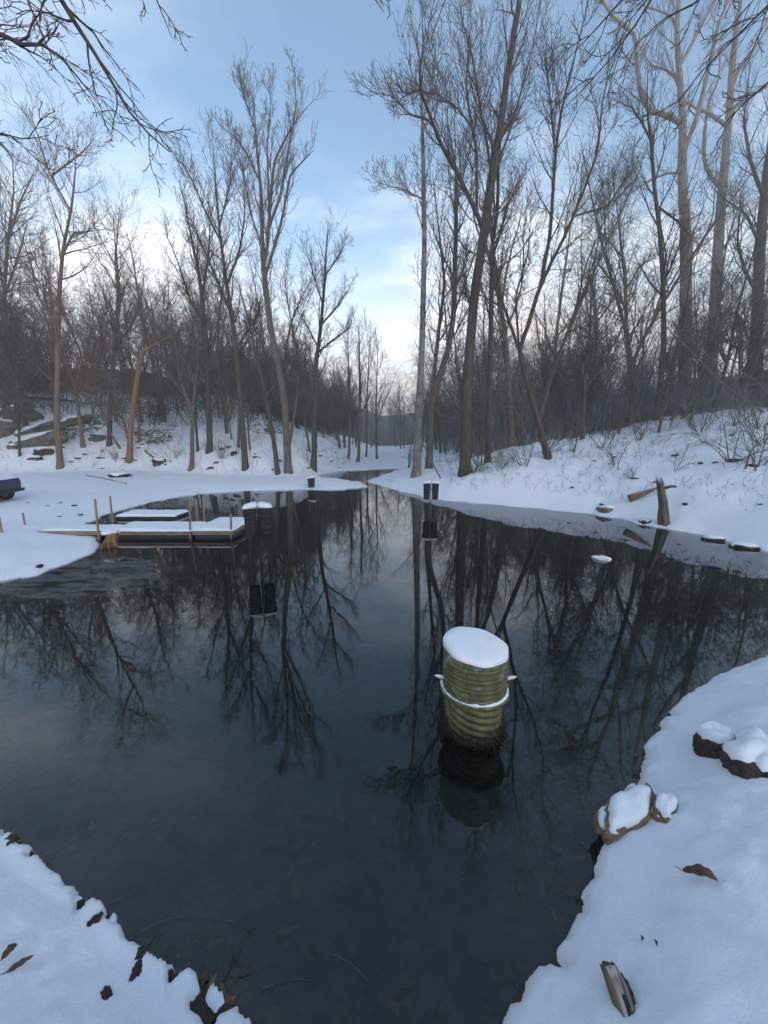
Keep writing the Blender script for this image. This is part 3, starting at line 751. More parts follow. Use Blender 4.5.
hero('bare_tree', 'dark tree with fine feathery crown left of the tallest left tree', (245.6, 469),
     [(245.6, 469, 7), (242, 420, 6.2), (239, 377, 5.8), (231, 312, 4.8), (226, 281, 4), (220, 235, 3), (215, 180, 2), (212, 128, 0.9)],
     [[(231, 312, 3), (215, 275, 2.6), (200, 240, 2), (185, 205, 1)], [(227, 285, 3), (240, 250, 2.4), (245, 215, 1.8), (243, 170, 0.9)],
      [(222, 245, 2.4), (205, 210, 2), (192, 180, 1.5), (182, 160, 0.8)], [(236, 350, 2.6), (255, 320, 2.2), (262, 300, 1.3)], [(219, 225, 2), (230, 185, 1.6), (232, 150, 0.8)]],
     M_bark_dark, M_twig, 34, 1.2, dict(tall, ratio1=0.17, a1=(20, 45)))
hero('bare_tree', 'straight dark tree on the slope, second trunk left of the feathery one', (209, 452),
     [(209, 452, 6.5), (208, 400, 6), (208, 364, 5.5), (204, 320, 4.6), (200, 280, 3.8), (190, 230, 2.6), (180, 180, 1.2)],
     [[(205, 330, 2.8), (192, 300, 2.4), (180, 262, 1.6), (168, 235, 0.9)], [(202, 300, 2.6), (212, 260, 2.2), (214, 215, 1.2)]],
     M_bark_dark, M_twig, 35, 1.2, dict(tall, ratio1=0.2))
hero('bare_tree', 'grey-brown tree at the hill foot nearest the parked truck', (60, 467),
     [(60, 467, 6.5), (57.5, 435, 6), (57, 400, 5.6), (58, 366, 5.4), (58, 330, 4.8), (60, 283, 4), (63, 250, 3.2), (72, 205, 2.4), (76, 165, 1.7), (72, 128, 0.9)],
     [[(58, 330, 2.8), (45, 300, 2.4), (36, 262, 1.8), (25, 230, 1)], [(62, 255, 2.6), (82, 240, 2.2), (97, 238, 1.5), (108, 225, 0.9)],
      [(70, 212, 2.2), (60, 180, 1.8), (52, 150, 1.4), (42, 122, 0.8)], [(75, 180, 2), (92, 165, 1.6), (106, 150, 0.9)],
      [(58, 372, 2.6), (66, 345, 2.2), (72, 330, 1.2)]],
     M_bark_warm, M_twig_warm, 36, 1.15, dict(tall, ratio1=0.22, a1=(35, 65)), dy=0.7)
hero('dead_tree', 'orange barkless broken trunk with a snowy limb bent over at its top', (129, 461),
     [(129, 461, 6.2), (130.5, 430, 5.8), (134, 400, 5.4), (138, 375, 5), (142, 356, 4.6), (145, 347, 3.5)],
     [[(144, 350, 3.2), (150, 342, 2.8), (162, 336, 2.4), (176, 328, 1.6), (184, 322, 0.9)], [(141, 362, 2), (128, 350, 1.6), (118, 335, 1)]],
     M_wood_raw, M_twig_frost, 37, 0.35, dict(tall, ratio1=0.25, m1=6, m2=4, m3=3, m4=2, tmin=0.6))
hero('bare_tree', 'dark stem on the slope between truck-side tree and orange trunk', (109, 445),
     [(109, 445, 5), (110, 415, 4.6), (111, 392, 4.2), (114, 350, 3.6), (120, 300, 3), (116, 250, 2.2), (120, 205, 1)],
     [[(112, 385, 2.6), (100, 350, 2.2), (96, 315, 1.4)], [(114, 350, 2.4), (128, 322, 2), (138, 300, 1.1)]], M_bark_dark, M_twig_warm, 38, 1.1, dict(tall, ratio1=0.26, a1=(35, 65)))
hero('bare_tree', 'thin stem bowing left above the rocks beside the truck-side tree', (83, 446),
     [(83, 446, 4), (79, 415, 3.6), (75.5, 387, 3.2), (70, 370, 2.8), (64, 356, 2.3), (50, 335, 1.2)], [[(75, 385, 2), (86, 350, 1.7), (92, 320, 1)]],
     M_bark_warm, M_twig_warm, 39, 1.0, dict(tall, ratio1=0.4, a1=(35, 70)))
hero('bare_tree', 'V-forked small tree between orange trunk and straight dark tree', (191, 470),
     [(191, 470, 5), (192, 440, 4.6), (193, 413, 4), (186, 395, 3.2), (180, 380, 2.6), (176, 345, 1.8), (168, 300, 1)],
     [[(193, 414, 3), (196, 395, 2.6), (200, 360, 2), (198, 320, 1)]], M_bark, M_twig, 40, 1.0, dict(tall, ratio1=0.3))
hero('bare_tree', 'tree above the boulders at the far left edge of the picture', (6, 412),
     [(6, 412, 6), (5, 380, 5.5), (5, 340, 5), (4, 290, 4), (8, 240, 3), (14, 190, 2), (12, 150, 1)],
     [[(6, 385, 2.6), (20, 365, 2.2), (36, 352, 1.4)], [(5, 320, 3), (-8, 280, 2.4), (-10, 240, 1.4)], [(5, 300, 2.8), (22, 262, 2.2), (32, 225, 1.2)], [(9, 240, 2.4), (28, 205, 1.8), (40, 180, 0.9)]],
     M_bark_warm, M_twig_warm, 41, 1.25, dict(tall, ratio1=0.28, a1=(35, 70)))
for i, (b, tr_, lab) in enumerate([
    ((357.5, 462), [(357.5, 462, 3.6), (360, 390, 3), (359, 325, 1.2)], 'slender pale tree in the valley right of the round-crowned tree'),
    ((348, 459), [(348, 459, 3), (350, 400, 2.4), (347, 330, 1.0)], 'thin dark tree just left of the slender pale valley tree'),
    ((377, 459), [(377, 459, 2.6), (376, 410, 2), (378, 345, 0.8)], 'lone thin straight sapling where the stream bends in the valley'),
    ((366, 457), [(366, 457, 2.4), (367, 400, 2), (370, 335, 0.8)], 'faint hazy tree standing between slender pale tree and stream bend')]):
    hero('valley_tree', lab, b, tr_, (), M_bark, M_twig_warm if i == 0 else M_twig, 50 + i, 0.9, dict(tall, ratio1=0.24, rmin=0.012, m4=2, a1=(20, 45)), dy=0.2)

# ------------------------------------------------------------------ woods behind: shared meshes, one object per tree
def proto_tree(seed, h, lean, style, n_limbs=2):
    rg = np.random.default_rng(seed)
    pts = [(0, 0, -0.6)]; x = y = 0.0
    dxy = rg.normal(0, lean, 2)
    for k in range(1, 8):
        dxy = dxy * 0.8 + rg.normal(0, lean, 2)
        x += dxy[0] * h / 7; y += dxy[1] * h / 7
        pts.append((x, y, h * k / 7))
    r0 = 0.0085 * h + 0.03
    rad_ = [r0 * (1.25 if k == 0 else 1) * (1 - 0.9 * k / 7) + 0.012 for k in range(8)]
    L0 = [(pts, rad_)]
    for k in range(n_limbs):
        i = rg.integers(2, 5)
        a = rg.random() * 6.28
        p0 = np.array(pts[i], float); lp = [tuple(p0)]; d = np.array([math.cos(a) * 0.7, math.sin(a) * 0.7, 0.8])
        for q in range(4):
            d = d + rg.normal(0, 0.15, 3); d[2] += 0.15; d /= np.linalg.norm(d)
            p0 = p0 + d * h * 0.11; lp.append(tuple(p0))
        L0.append((lp, [rad_[i] * 0.65 * (1 - 0.2 * q) for q in range(5)]))
    tr, cr_ = Tubes(), Tubes()
    st = dict(m1=13, m2=6, m3=4, m4=2, ratio=0.26, ang=(28, 60), trop=0.12, rmin=0.012)
    st.update(style)
    l1 = []
    for idx, (p, r) in enumerate(L0):
        P, q = resample(p, r, 12); P, q = P[None], q[None]
        tr.add(P, q, 6)
        l1.append(spawn(rg, P, q, st['m1'] if idx == 0 else 6, 6, tmin=0.3 if idx == 0 else 0.2, ratio=st['ratio'] * (1 if idx == 0 else 1.5), ang=st['ang'], trop=st['trop'], wander=0.15, rr=0.5, rmin=st['rmin'] * 1.5))
    P1 = np.concatenate([a for a, b in l1]); r1 = np.concatenate([b for a, b in l1]); tr.add(P1, r1, 4)
    P2, r2 = spawn(rg, P1, r1, st['m2'], 4, tmin=0.15, ratio=0.5, trop=st['trop'], wander=0.2, rr=0.6, rmin=st['rmin'] * 1.15); cr_.add(P2, r2, 3)
    P3, r3 = spawn(rg, P2, r2, st['m3'], 3, tmin=0.2, ratio=0.6, trop=st['trop'], wander=0.2, rr=0.65, rmin=st['rmin']); cr_.add(P3, r3, 3)
    if st['m4']:
        P4, r4 = spawn(rg, P3, r3, st['m4'], 2, tmin=0.3, ratio=0.65, trop=st['trop'], wander=0.2, rr=0.7, rmin=st['rmin'] * 0.85); cr_.add(P4, r4, 3)
    return tr.mesh('trunk'), cr_.mesh('crown')
PROTO = []
for k in range(9):
    h = [15, 18, 20, 13, 16, 22, 11, 17, 14][k]
    PROTO.append((proto_tree(200 + k, h, 0.05 + 0.03 * (k % 3), dict(m1=[16, 18, 15][k % 3], trop=[0.10, 0.16, 0.06][k % 3], ang=[(24, 52), (18, 42), (30, 60)][k % 3], rmin=0.010), 1 + k % 3), h))
for k in range(6):
    h = [5.5, 7, 4.5, 6.5, 8, 5][k]
    PROTO.append((proto_tree(260 + k, h, 0.08 + 0.04 * (k % 2), dict(m1=16, m2=6, m3=4, m4=2, ratio=0.34, trop=0.10, ang=(25, 60), rmin=0.010), 2), h))
barks = [(M_bark_dark, M_twig), (M_bark, M_twig), (M_bark_warm, M_twig_warm), (M_bark, M_twig_frost)]
PM = {}
def woods_tree(name, x, y, k, s, rz, bi, label, group, tilt=(0, 0), cat='tree'):
    (tm, cm_), h = PROTO[k]
    root = empty(name, (x, y, T(x, y) - 0.05), rz)
    root.rotation_euler = (tilt[0], tilt[1], rz)
    root.scale = (s, s, s)
    for nm, me_, mt_ in (('trunk', tm, barks[bi][0]), ('crown', cm_, barks[bi][1])):
        if not me_.materials: me_.materials.append(M_bark)
        o_ = link(nm, me_, None, root)
        o_.material_slots[0].link = 'OBJECT'; o_.material_slots[0].material = mt_
    hh = h * s
    size = 'low' if hh < 5 else 'small' if hh < 8 else 'mid-sized' if hh < 15 else 'tall'
    u_, w_ = where(x, y)
    lab = f'{size} {TONE[bi]} bare {cat} {w_}'
    tag(root, lab, cat, group)
    WOODS.setdefault(lab, []).append((u_, root))
TONE = ['dark', 'grey', 'reddish-brown', 'frosted']
MARKS = [(25, 'the boulder outcrop'), (60, 'the truck-side tree'), (95, 'the bowing stem'), (131, 'the orange trunk'), (160, 'the slanting log'), (191, 'the V-forked tree'), (209, 'the straight slope tree'),
         (242, 'the feathery tree'), (283, 'the tallest left tree'), (315, 'the round-crowned tree'), (355, 'the slender valley trees'), (385, 'the stream bend'),
         (420, 'the tall pale trunk'), (445, 'the two-stemmed tree'), (470, 'the largest leaning trunk'), (492, 'the thin dark stem'), (535, 'the wide-forking tree'),
         (557, 'the thin upright tree'), (592, 'the small curved tree'), (628, 'the wide-crowned tree'), (660, 'the slim dark tree'), (686, 'the sycamore-like trunk'), (714, 'the thick dark trunk'), (752, 'the right-edge trunk')]
WOODS = {}
def where(x, y):
    z = T(x, y)
    f = y * CP - (z - CAM_H) * SP
    u = 384 + 384 * x / max(f, .1)
    m_ = min(MARKS, key=lambda q: abs(q[0] - u))[1]
    dep = 'close' if y < 34 else 'some way' if y < 55 else 'far' if y < 95 else 'at valley end'
    return u, dep + ' behind ' + m_
rw = random.Random(21)
placed = []
def try_place(x, y, dmin):
    for a, b in placed:
        if (a - x) ** 2 + (b - y) ** 2 < dmin * dmin: return False
    placed.append((x, y)); return True
def scatter(n, xr, yr, cond, dmin, fn):
    c = 0; tries = 0
    while c < n and tries < n * 60:
        tries += 1
        x, y = rw.uniform(*xr), rw.uniform(*yr)
        if not cond(x, y): continue
        if not try_place(x, y, dmin): continue
        fn(x, y); c += 1
def in_dl(x, y): return float(sdist(np.array([x]), np.array([y]), left_poly)[0])
def in_dr(x, y): return float(sdist(np.array([x]), np.array([y]), right_poly)[0])
scatter(105, (-75, 4), (32, 110), lambda x, y: 2.5 < in_dl(x, y) < 42 and x > -1.25 * y - 4, 2.1,
        lambda x, y: woods_tree('woodland_tree', x, y, rw.randrange(9), rw.uniform(0.7, 1.05), rw.random() * 6.28, rw.choice([0, 1, 2, 2, 3]),
                                'bare leafless tree in the dense woods covering the left hillside', 'trees of the left hillside woods', (rw.gauss(0, .05), rw.gauss(0, .05))))
scatter(90, (3, 80), (15, 110), lambda x, y: (9 if y < 26 else 5 if y < 40 else 3.5) < in_dr(x, y) < 42 and x < 1.25 * y + 4 and not (y < 22 and in_dr(x, y) < 11), 2.1,
        lambda x, y: woods_tree('woodland_tree', x, y, rw.randrange(9), rw.uniform(0.7, 1.1), rw.random() * 6.28, rw.choice([0, 1, 1, 3, 3]),
                                'bare leafless tree in the dense woods covering the right slope', 'trees of the right slope woods', (rw.gauss(0, .05), rw.gauss(0, .05))))
scatter(60, (-20, 26), (85, 175), lambda x, y: abs(x) > 3.0 or y > 112, 1.8,
        lambda x, y: woods_tree('woodland_tree', x, y, rw.randrange(9), rw.uniform(0.7, 1.0), rw.random() * 6.28, rw.choice([0, 1, 3]),
                                'distant hazy bare tree closing the far end of the valley', 'distant trees at the valley end'))

scatter(140, (-65, 3), (33, 90), lambda x, y: 2.0 < in_dl(x, y) < 28 and x > -1.2 * y - 3, 1.1,
        lambda x, y: woods_tree('sapling', x, y, 9 + rw.randrange(6), rw.uniform(0.8, 1.5), rw.random() * 6.28, rw.choice([0, 1, 2, 3]),
                                'thin bare sapling in the thicket under the left hillside trees', 'saplings of the left hillside thicket', (rw.gauss(0, .1), rw.gauss(0, .1)), 'sapling'))
scatter(95, (3, 60), (14, 80), lambda x, y: (12 if y < 26 else 5.5) < in_dr(x, y) < 34 and x < 1.2 * y + 3, 1.1,
        lambda x, y: woods_tree('sapling', x, y, 9 + rw.randrange(6), rw.uniform(0.8, 1.5), rw.random() * 6.28, rw.choice([0, 1, 3, 3]),
                                'thin bare sapling in the thicket under the right slope trees', 'saplings of the right slope thicket', (rw.gauss(0, .1), rw.gauss(0, .1)), 'sapling'))

ORD = ['first', 'second', 'third', 'fourth', 'fifth', 'sixth', 'seventh', 'eighth', 'ninth', 'tenth', 'eleventh', 'twelfth']
for lab, lst in WOODS.items():
    if len(lst) > 1:
        for k, (u_, root) in enumerate(sorted(lst, key=lambda q: q[0])):
            root['label'] = f'{lab}, {ORD[min(k, 11)]} from left'

# brush: the tangle of thin stems and twigs under the trees reads as one mass
def brush_mesh(name, pts, seed, hr=(1.5, 5.0), m=7):
    rg = np.random.default_rng(seed)
    n = len(pts)
    h = rg.uniform(hr[0], hr[1], n) 
    P = np.empty((n, 5, 3)); P[:, 0] = pts; P[:, 0, 2] -= 0.1
    d = np.stack([rg.normal(0, 0.25, n), rg.normal(0, 0.25, n), np.ones(n)], 1)
    p = P[:, 0].copy()
    for k in range(1, 5):
        d = d + rg.normal(0, 0.16, d.shape); d /= np.linalg.norm(d, axis=1, keepdims=True)
        p = p + d * (h / 4)[:, None]; P[:, k] = p
    r = np.maximum((0.006 * h + 0.006)[:, None] * np.linspace(1, 0.4, 5)[None], 0.008)
    tb = Tubes(); tb.add(P, r, 3)
    P2, r2 = spawn(rg, P, r, m, 3, tmin=0.15, ratio=0.42, ang=(25, 65), trop=0.08, wander=0.2, rr=0.6, rmin=0.008); tb.add(P2, r2, 3)
    P3, r3 = spawn(rg, P2, r2, 3, 2, tmin=0.2, ratio=0.6, ang=(25, 60), trop=0.08, wander=0.2, rr=0.7, rmin=0.009); tb.add(P3, r3, 3)
    return tb.mesh(name)
def brush_points(n, xr, yr, cond_np, seed):
    rg = np.random.default_rng(seed)
    x = rg.uniform(*xr, n * 12); y = rg.uniform(*yr, n * 12)
    k = np.nonzero(cond_np(x, y))[0][:n]
    x, y = x[k], y[k]
    return np.stack([x, y, terrain(x, y)], 1)
pl = brush_points(1400, (-70, 3), (34, 100), lambda x, y: (sdist(x, y, left_poly) > 8) & (sdist(x, y, left_poly) < 32) & (x > -1.2 * y - 3), 61)
tag(link('woodland_brush', brush_mesh('woodland_brush', pl, 62, (2.5, 9.0)), M_twig), 'tangle of thin stems and twigs among the left hillside trees', 'brush', kind='stuff')
pr = brush_points(1100, (2, 75), (14, 100), lambda x, y: (sdist(x, y, right_poly) > np.where(y < 26, 13.5, 6.0)) & (sdist(x, y, right_poly) < 32) & (x < 1.2 * y + 3), 63)
tag(link('woodland_brush', brush_mesh('woodland_brush', pr, 64, (1.5, 6.0)), M_twig_frost), 'tangle of thin stems and twigs among the right slope trees', 'brush', kind='stuff')

# ------------------------------------------------------------------ mesh helpers for things
def bm_obj(name, bm, mat, parent=None, smooth=False, bevel=0.0):
    if bevel:
        bmesh.ops.bevel(bm, geom=[e for e in bm.edges if e.calc_face_angle(0) > 0.5], offset=bevel, segments=2, affect='EDGES', profile=0.7)
    me = bpy.data.meshes.new(name); bm.normal_update(); bm.to_mesh(me); bm.free()
    if smooth:
        for p in me.polygons: p.use_smooth = True
    return link(name, me, mat, parent)
def lathe_bm(prof, k=48, mod=None):
    """prof: [(r, z)]; closed at the ends when r == 0"""
    bm = bmesh.new(); rings = []
    for r, z in prof:
        if r <= 1e-6:
            rings.append([bm.verts.new((0, 0, z))])
        else:
            ring = []
            for i in range(k):
                a = 2 * math.pi * i / k
                rr_, zz = (r, z) if mod is None else mod(r, z, a)
                ring.append(bm.verts.new((rr_ * math.cos(a), rr_ * math.sin(a), zz)))
            rings.append(ring)
    for A, B in zip(rings, rings[1:]):
        if len(A) == 1 and len(B) == 1: continue
        for i in range(k):
            j = (i + 1) % k
            if len(A) == 1: bm.faces.new((A[0], B[j], B[i]))
            elif len(B) == 1: bm.faces.new((A[i], A[j], B[0]))
            else: bm.faces.new((A[i], A[j], B[j], B[i]))
    bmesh.ops.recalc_face_normals(bm, faces=bm.faces)
    return bm
def tube_obj(name, pts, rads, mat, parent=None, k=8, n=None):
    t = Tubes(); P, r = resample(pts, rads, n or max(6, len(pts) * 2)); t.add(P[None], r[None], k)
    # close the ends with a tiny tip ring
    me = t.mesh(name)
    bm = bmesh.new(); bm.from_mesh(me)
    bmesh.ops.holes_fill(bm, edges=[e for e in bm.edges if e.is_boundary], sides=0)
    bm.to_mesh(me); bm.free()
    for p in me.polygons: p.use_smooth = True
    return link(name, me, mat, parent)
def rock_mesh(name, sx, sy, sz, seed, sub=3, rough=0.35, flat=0.0, snowcap=False, thick=0.06):
    bm = bmesh.new(); bmesh.ops.create_icosphere(bm, subdivisions=sub, radius=1.0)
    off = Vector((seed * 3.1, seed * 1.7, seed * 0.9))
    for v in bm.verts:
        p = v.co.copy()
        # blocky planes: pull towards a box, then noise
        m_ = max(abs(p.x), abs(p.y), abs(p.z)); q = p / m_
        p = p.lerp(q, 0.35)
        nz = mnoise.noise(p * 1.3 + off) * rough + mnoise.noise(p * 3.1 + off) * rough * 0.4 + mnoise.noise(p * 7 + off) * rough * 0.15
        p = p * (1 + nz)
        if snowcap:
            up = max(0.0, v.normal.z)
            p = p * 1.0 + Vector((0, 0, 0))
        v.co = Vector((p.x * sx, p.y * sy, p.z * sz))
    bm.normal_update()
    if snowcap:
        for v in bm.verts:
            nzz = v.normal.z + 0.25 * mnoise.noise(v.co * 2.0 / max(sx, sy) + off)
            w = max(0.0, min(1.0, (nzz - 0.42) / 0.35))
            w = w * w * (3 - 2 * w)
            v.co = v.co * (0.86 + 0.14 * w) + Vector((0, 0, thick * w - 0.6 * thick * (1 - w)))
        for _ in range(2): bmesh.ops.smooth_vert(bm, verts=bm.verts, factor=0.3, use_axis_x=True, use_axis_y=True, use_axis_z=True)
    me = bpy.data.meshes.new(name); bm.to_mesh(me); bm.free()
    for p in me.polygons: p.use_smooth = snowcap
    return me
def boulder(name, label, loc, size, seed, mat=None, rz=0.0, tilt=(0, 0), thick=0.07, snow=True, cat='rock', group=None, rough=0.35, sub=3):
    root = empty(name, loc, rz); root.rotation_euler = (tilt[0], tilt[1], rz)
    link('stone', rock_mesh('stone', *size, seed, sub, rough), mat or M_rock, root)
    if snow:
        link('snow_cap', rock_mesh('snow_cap', *size, seed, max(sub, 3), rough, snowcap=True, thick=thick), M_snow, root)
    return tag(root, label, cat, group)

# ------------------------------------------------------------------ corrugated riser pipe in the pond
pw = at_z(479, 748, 0.0)
PX, PY = pw.x, pw.y + 0.30
pipe = tag(empty('riser_pipe', (PX, PY, 0)), 'olive corrugated standpipe rising from the pond with thick snow on top', 'pipe')
Rlo, Rhi = 0.285, 0.325
def helix(r, z, a):
    # helical corrugations on the lower length
    return r + 0.010 * math.sin(2 * math.pi * (z / 0.078) + a * 5), z
prof = [(Rlo, -1.4)] + [(Rlo, -1.4 + i * 0.012) for i in range(1, 168)]
lo = bm_obj('lower_pipe', lathe_bm(prof, 72, helix), M_pipe_lo, pipe, True)
prof = []
z0, z1 = 0.475, 0.89
nb = 60
for i in range(nb + 1):
    z = z0 + (z1 - z0) * i / nb
    ph = (z - z0) / 0.105
    fr_ = ph - math.floor(ph)
    groove = -0.007 * math.exp(-((fr_ - 0.5) / 0.07) ** 2)
    prof.append((Rhi + groove + 0.004 * math.sin(fr_ * math.pi), z))
prof = [(Rlo - 0.02, z0 - 0.004), (Rhi, z0 - 0.004)] + prof + [(Rhi - 0.012, z1 + 0.004), (0.0, z1 - 0.02)]
bm_obj('upper_pipe', lathe_bm(prof, 72), M_pipe_hi, pipe, True)
# snow cap: a tilted dome
def capmod(r, z, a):
    k = r / Rhi
    w = 0.008 * math.sin(3 * a + 0.5) + 0.006 * math.sin(7 * a)
    tilt = -0.035 * k * math.cos(a) + 0.03 * k * math.sin(a)
    return r + w * k, z + (tilt if z > z1 + 0.03 else 0) 
capprof = [(0.0, z1), (Rhi - 0.02, z1 + 0.002), (Rhi + 0.004, z1 + 0.02), (Rhi + 0.004, z1 + 0.035), (Rhi - 0.006, z1 + 0.055), (Rhi - 0.03, z1 + 0.072), (Rhi - 0.09, z1 + 0.084), (Rhi - 0.2, z1 + 0.09), (0.0, z1 + 0.092)]
bm_obj('snow_cap', lathe_bm(capprof, 72, capmod), M_snow, pipe, True)
# flange ring with snow caught on it
ring = [(Rhi - 0.01, z0 + 0.032), (Rhi + 0.014, z0 + 0.026), (Rhi + 0.022, z0 + 0.014), (Rhi + 0.02, z0 + 0.004), (Rhi - 0.01, z0 + 0.002)]
bm_obj('flange', lathe_bm([(Rhi - 0.01, z0 + 0.0), (Rhi + 0.03, z0 - 0.001), (Rhi + 0.03, z0 - 0.018), (Rlo, z0 - 0.02)], 72), M_pipe_hi, pipe, True)
def ringmod(r, z, a):
    n_ = mnoise.noise(Vector((math.cos(a) * 4, math.sin(a) * 4, 1.7))) + 0.7 * mnoise.noise(Vector((math.cos(a) * 11, math.sin(a) * 11, 4.7)))
    return (r if r < Rhi else r + 0.010 * n_ - 0.004), z + (0.016 * n_ - 0.006 if z > z0 + 0.015 else 0)
bm_obj('snow_ring', lathe_bm(ring, 96, ringmod), M_snow, pipe, True)
for sgn, a in ((-1, math.pi * 1.02), (1, -0.12)):
    bx_, by_ = math.cos(a), math.sin(a)
    bl = tube_obj('bolt', [(bx_ * Rhi * 0.95, by_ * Rhi * 0.95, z0 + 0.10), (bx_ * (Rhi + 0.08), by_ * (Rhi + 0.08), z0 + 0.115)], [0.014, 0.012], M_pipe_hi, pipe)
    tube_obj('bolt_snow', [(bx_ * (Rhi + 0.0), by_ * (Rhi + 0.0), z0 + 0.112), (bx_ * (Rhi + 0.06), by_ * (Rhi + 0.06), z0 + 0.132), (bx_ * (Rhi + 0.095), by_ * (Rhi + 0.095), z0 + 0.138)], [0.02, 0.017, 0.004], M_snow, bl)
# algae and debris skirt around the waterline
rg = np.random.default_rng(5)
tb = Tubes()
n = 900
a = rg.random(n) * 6.283; r_ = Rlo + rg.uniform(-0.005, 0.03, n); zz = rg.uniform(-0.12, 0.16, n) - 0.05 * rg.random(n)
P = np.empty((n, 4, 3)); P[:, 0] = np.stack([np.cos(a) * r_, np.sin(a) * r_, zz], 1)
dd = np.stack([np.cos(a) * 0.4 + rg.normal(0, 0.5, n), np.sin(a) * 0.4 + rg.normal(0, 0.5, n), rg.normal(-0.3, 0.5, n)], 1)
for k in range(1, 4):
    dd = dd + rg.normal(0, 0.4, dd.shape); dd /= np.linalg.norm(dd, axis=1, keepdims=True)
    P[:, k] = P[:, k - 1] + dd * rg.uniform(0.015, 0.045, (n, 1))
tb.add(P, np.full((n, 4), 0.004) * np.linspace(1.4, 0.5, 4)[None], 3)
o = link('algae_skirt', tb.mesh('algae_skirt'), M_algae, pipe); o['kind'] = 'stuff'

# ------------------------------------------------------------------ twin bins on poles
def rr_ring(bm, w, d, rc, z, k=6):
    vs = []
    for cx, cy, a0 in ((w/2-rc, d/2-rc, 0), (-w/2+rc, d/2-rc, 90), (-w/2+rc, -d/2+rc, 180), (w/2-rc, -d/2+rc, 270)):
        for i in range(k + 1):
            a_ = R(a0 + 90 * i / k)
            vs.append(bm.verts.new((cx + rc * math.cos(a_), cy + rc * math.sin(a_), z)))
    return vs
def loft(bm, rings, cap=True):
    for A, B in zip(rings, rings[1:]):
        for i in range(len(A)):
            j = (i + 1) % len(A)
            bm.faces.new((A[i], A[j], B[j], B[i]))
    if cap:
        bm.faces.new(list(reversed(rings[0]))); bm.faces.new(rings[-1])
def bin_part(parent, x, zb, w, h, lean, seed):
    bm = bmesh.new(); rings = []
    zs = []
    for i in range(25):
        t = i / 24
        tap = 0.86 + 0.14 * t
        rib = 0.007 if (i % 5 in (1, 2)) and i > 1 else 0.0
        rings.append(rr_ring(bm, w * tap + rib * 2, w * 1.15 * tap + rib * 2, w * 0.22, zb + h * t))
    rings.append(rr_ring(bm, w + 0.045, w * 1.15 + 0.045, w * 0.24, zb + h + 0.001))
    rings.append(rr_ring(bm, w + 0.045, w * 1.15 + 0.045, w * 0.24, zb + h + 0.03))
    loft(bm, rings)
    for v in bm.verts: v.co.x += x; v.co.y -= 0.03
    b = bm_obj('bin', bm, M_black, parent)
    bm = bmesh.new(); rings = []
    for (f, z, dome) in ((1.0, 0.031, 0), (1.06, 0.05, 0), (1.02, 0.085, .3), (0.85, 0.115, .7), (0.5, 0.135, 1), (0.15, 0.14, 1)):
        ring = rr_ring(bm, (w + 0.045) * f, (w * 1.15 + 0.045) * f, w * 0.24 * f, zb + h + z)
        for v in ring: v.co.z += lean * v.co.x * (1 if z > 0.04 else 0) + 0.006 * mnoise.noise(v.co * 9 + Vector((seed, 0, 0)))
        rings.append(ring)
    loft(bm, rings)
    for v in bm.verts: v.co.x += x; v.co.y -= 0.03
    bm_obj('snow_cap', bm, M_snow, b, True)
def bin_stand(label, loc, rz, n, zb, h=0.66, w=0.285, poleh=None):
    root = tag(empty('bin_stand', loc, rz), label, 'bins', 'black ribbed bins on poles around the pond')
    tube_obj('pole', [(0, 0.20, -1.6), (0, 0.20, 0.2), (0, 0.20, zb + h * 0.9)], [0.022, 0.022, 0.022], M_trim if zb > .6 else M_metalpole, root)
    tube_obj('crossbar', [(-0.22, 0.17, zb + h * 0.6), (0.22, 0.17, zb + h * 0.6)], [0.018, 0.018], M_metalpole, root)
    xs = [-0.18, 0.18] if n == 2 else [0.0]
    for i, x in enumerate(xs): bin_part(root, x, zb, w, h, (0.25 if i == 0 else -0.2), i + loc[0])
    return root
b1 = at_z(260.5, 560, 0)
bin_stand('pair of black ribbed bins with snow caps on a pole beside the dock', (b1.x, b1.y, 0), R(17), 2, 0.68)
b2 = at_z(430.5, 510.5, 0)
bin_stand('pair of black ribbed bins on a pole near the far right shore', (b2.x, b2.y, 0), R(-6), 2, 0.50)
b3 = ground_px(311.5, 487.5)
bin_stand('single small dark bin on the snowy spit at the far end', (b3.x, b3.y, max(0.0, T(b3.x, b3.y))), R(5), 1, 0.06, 0.52, 0.42)

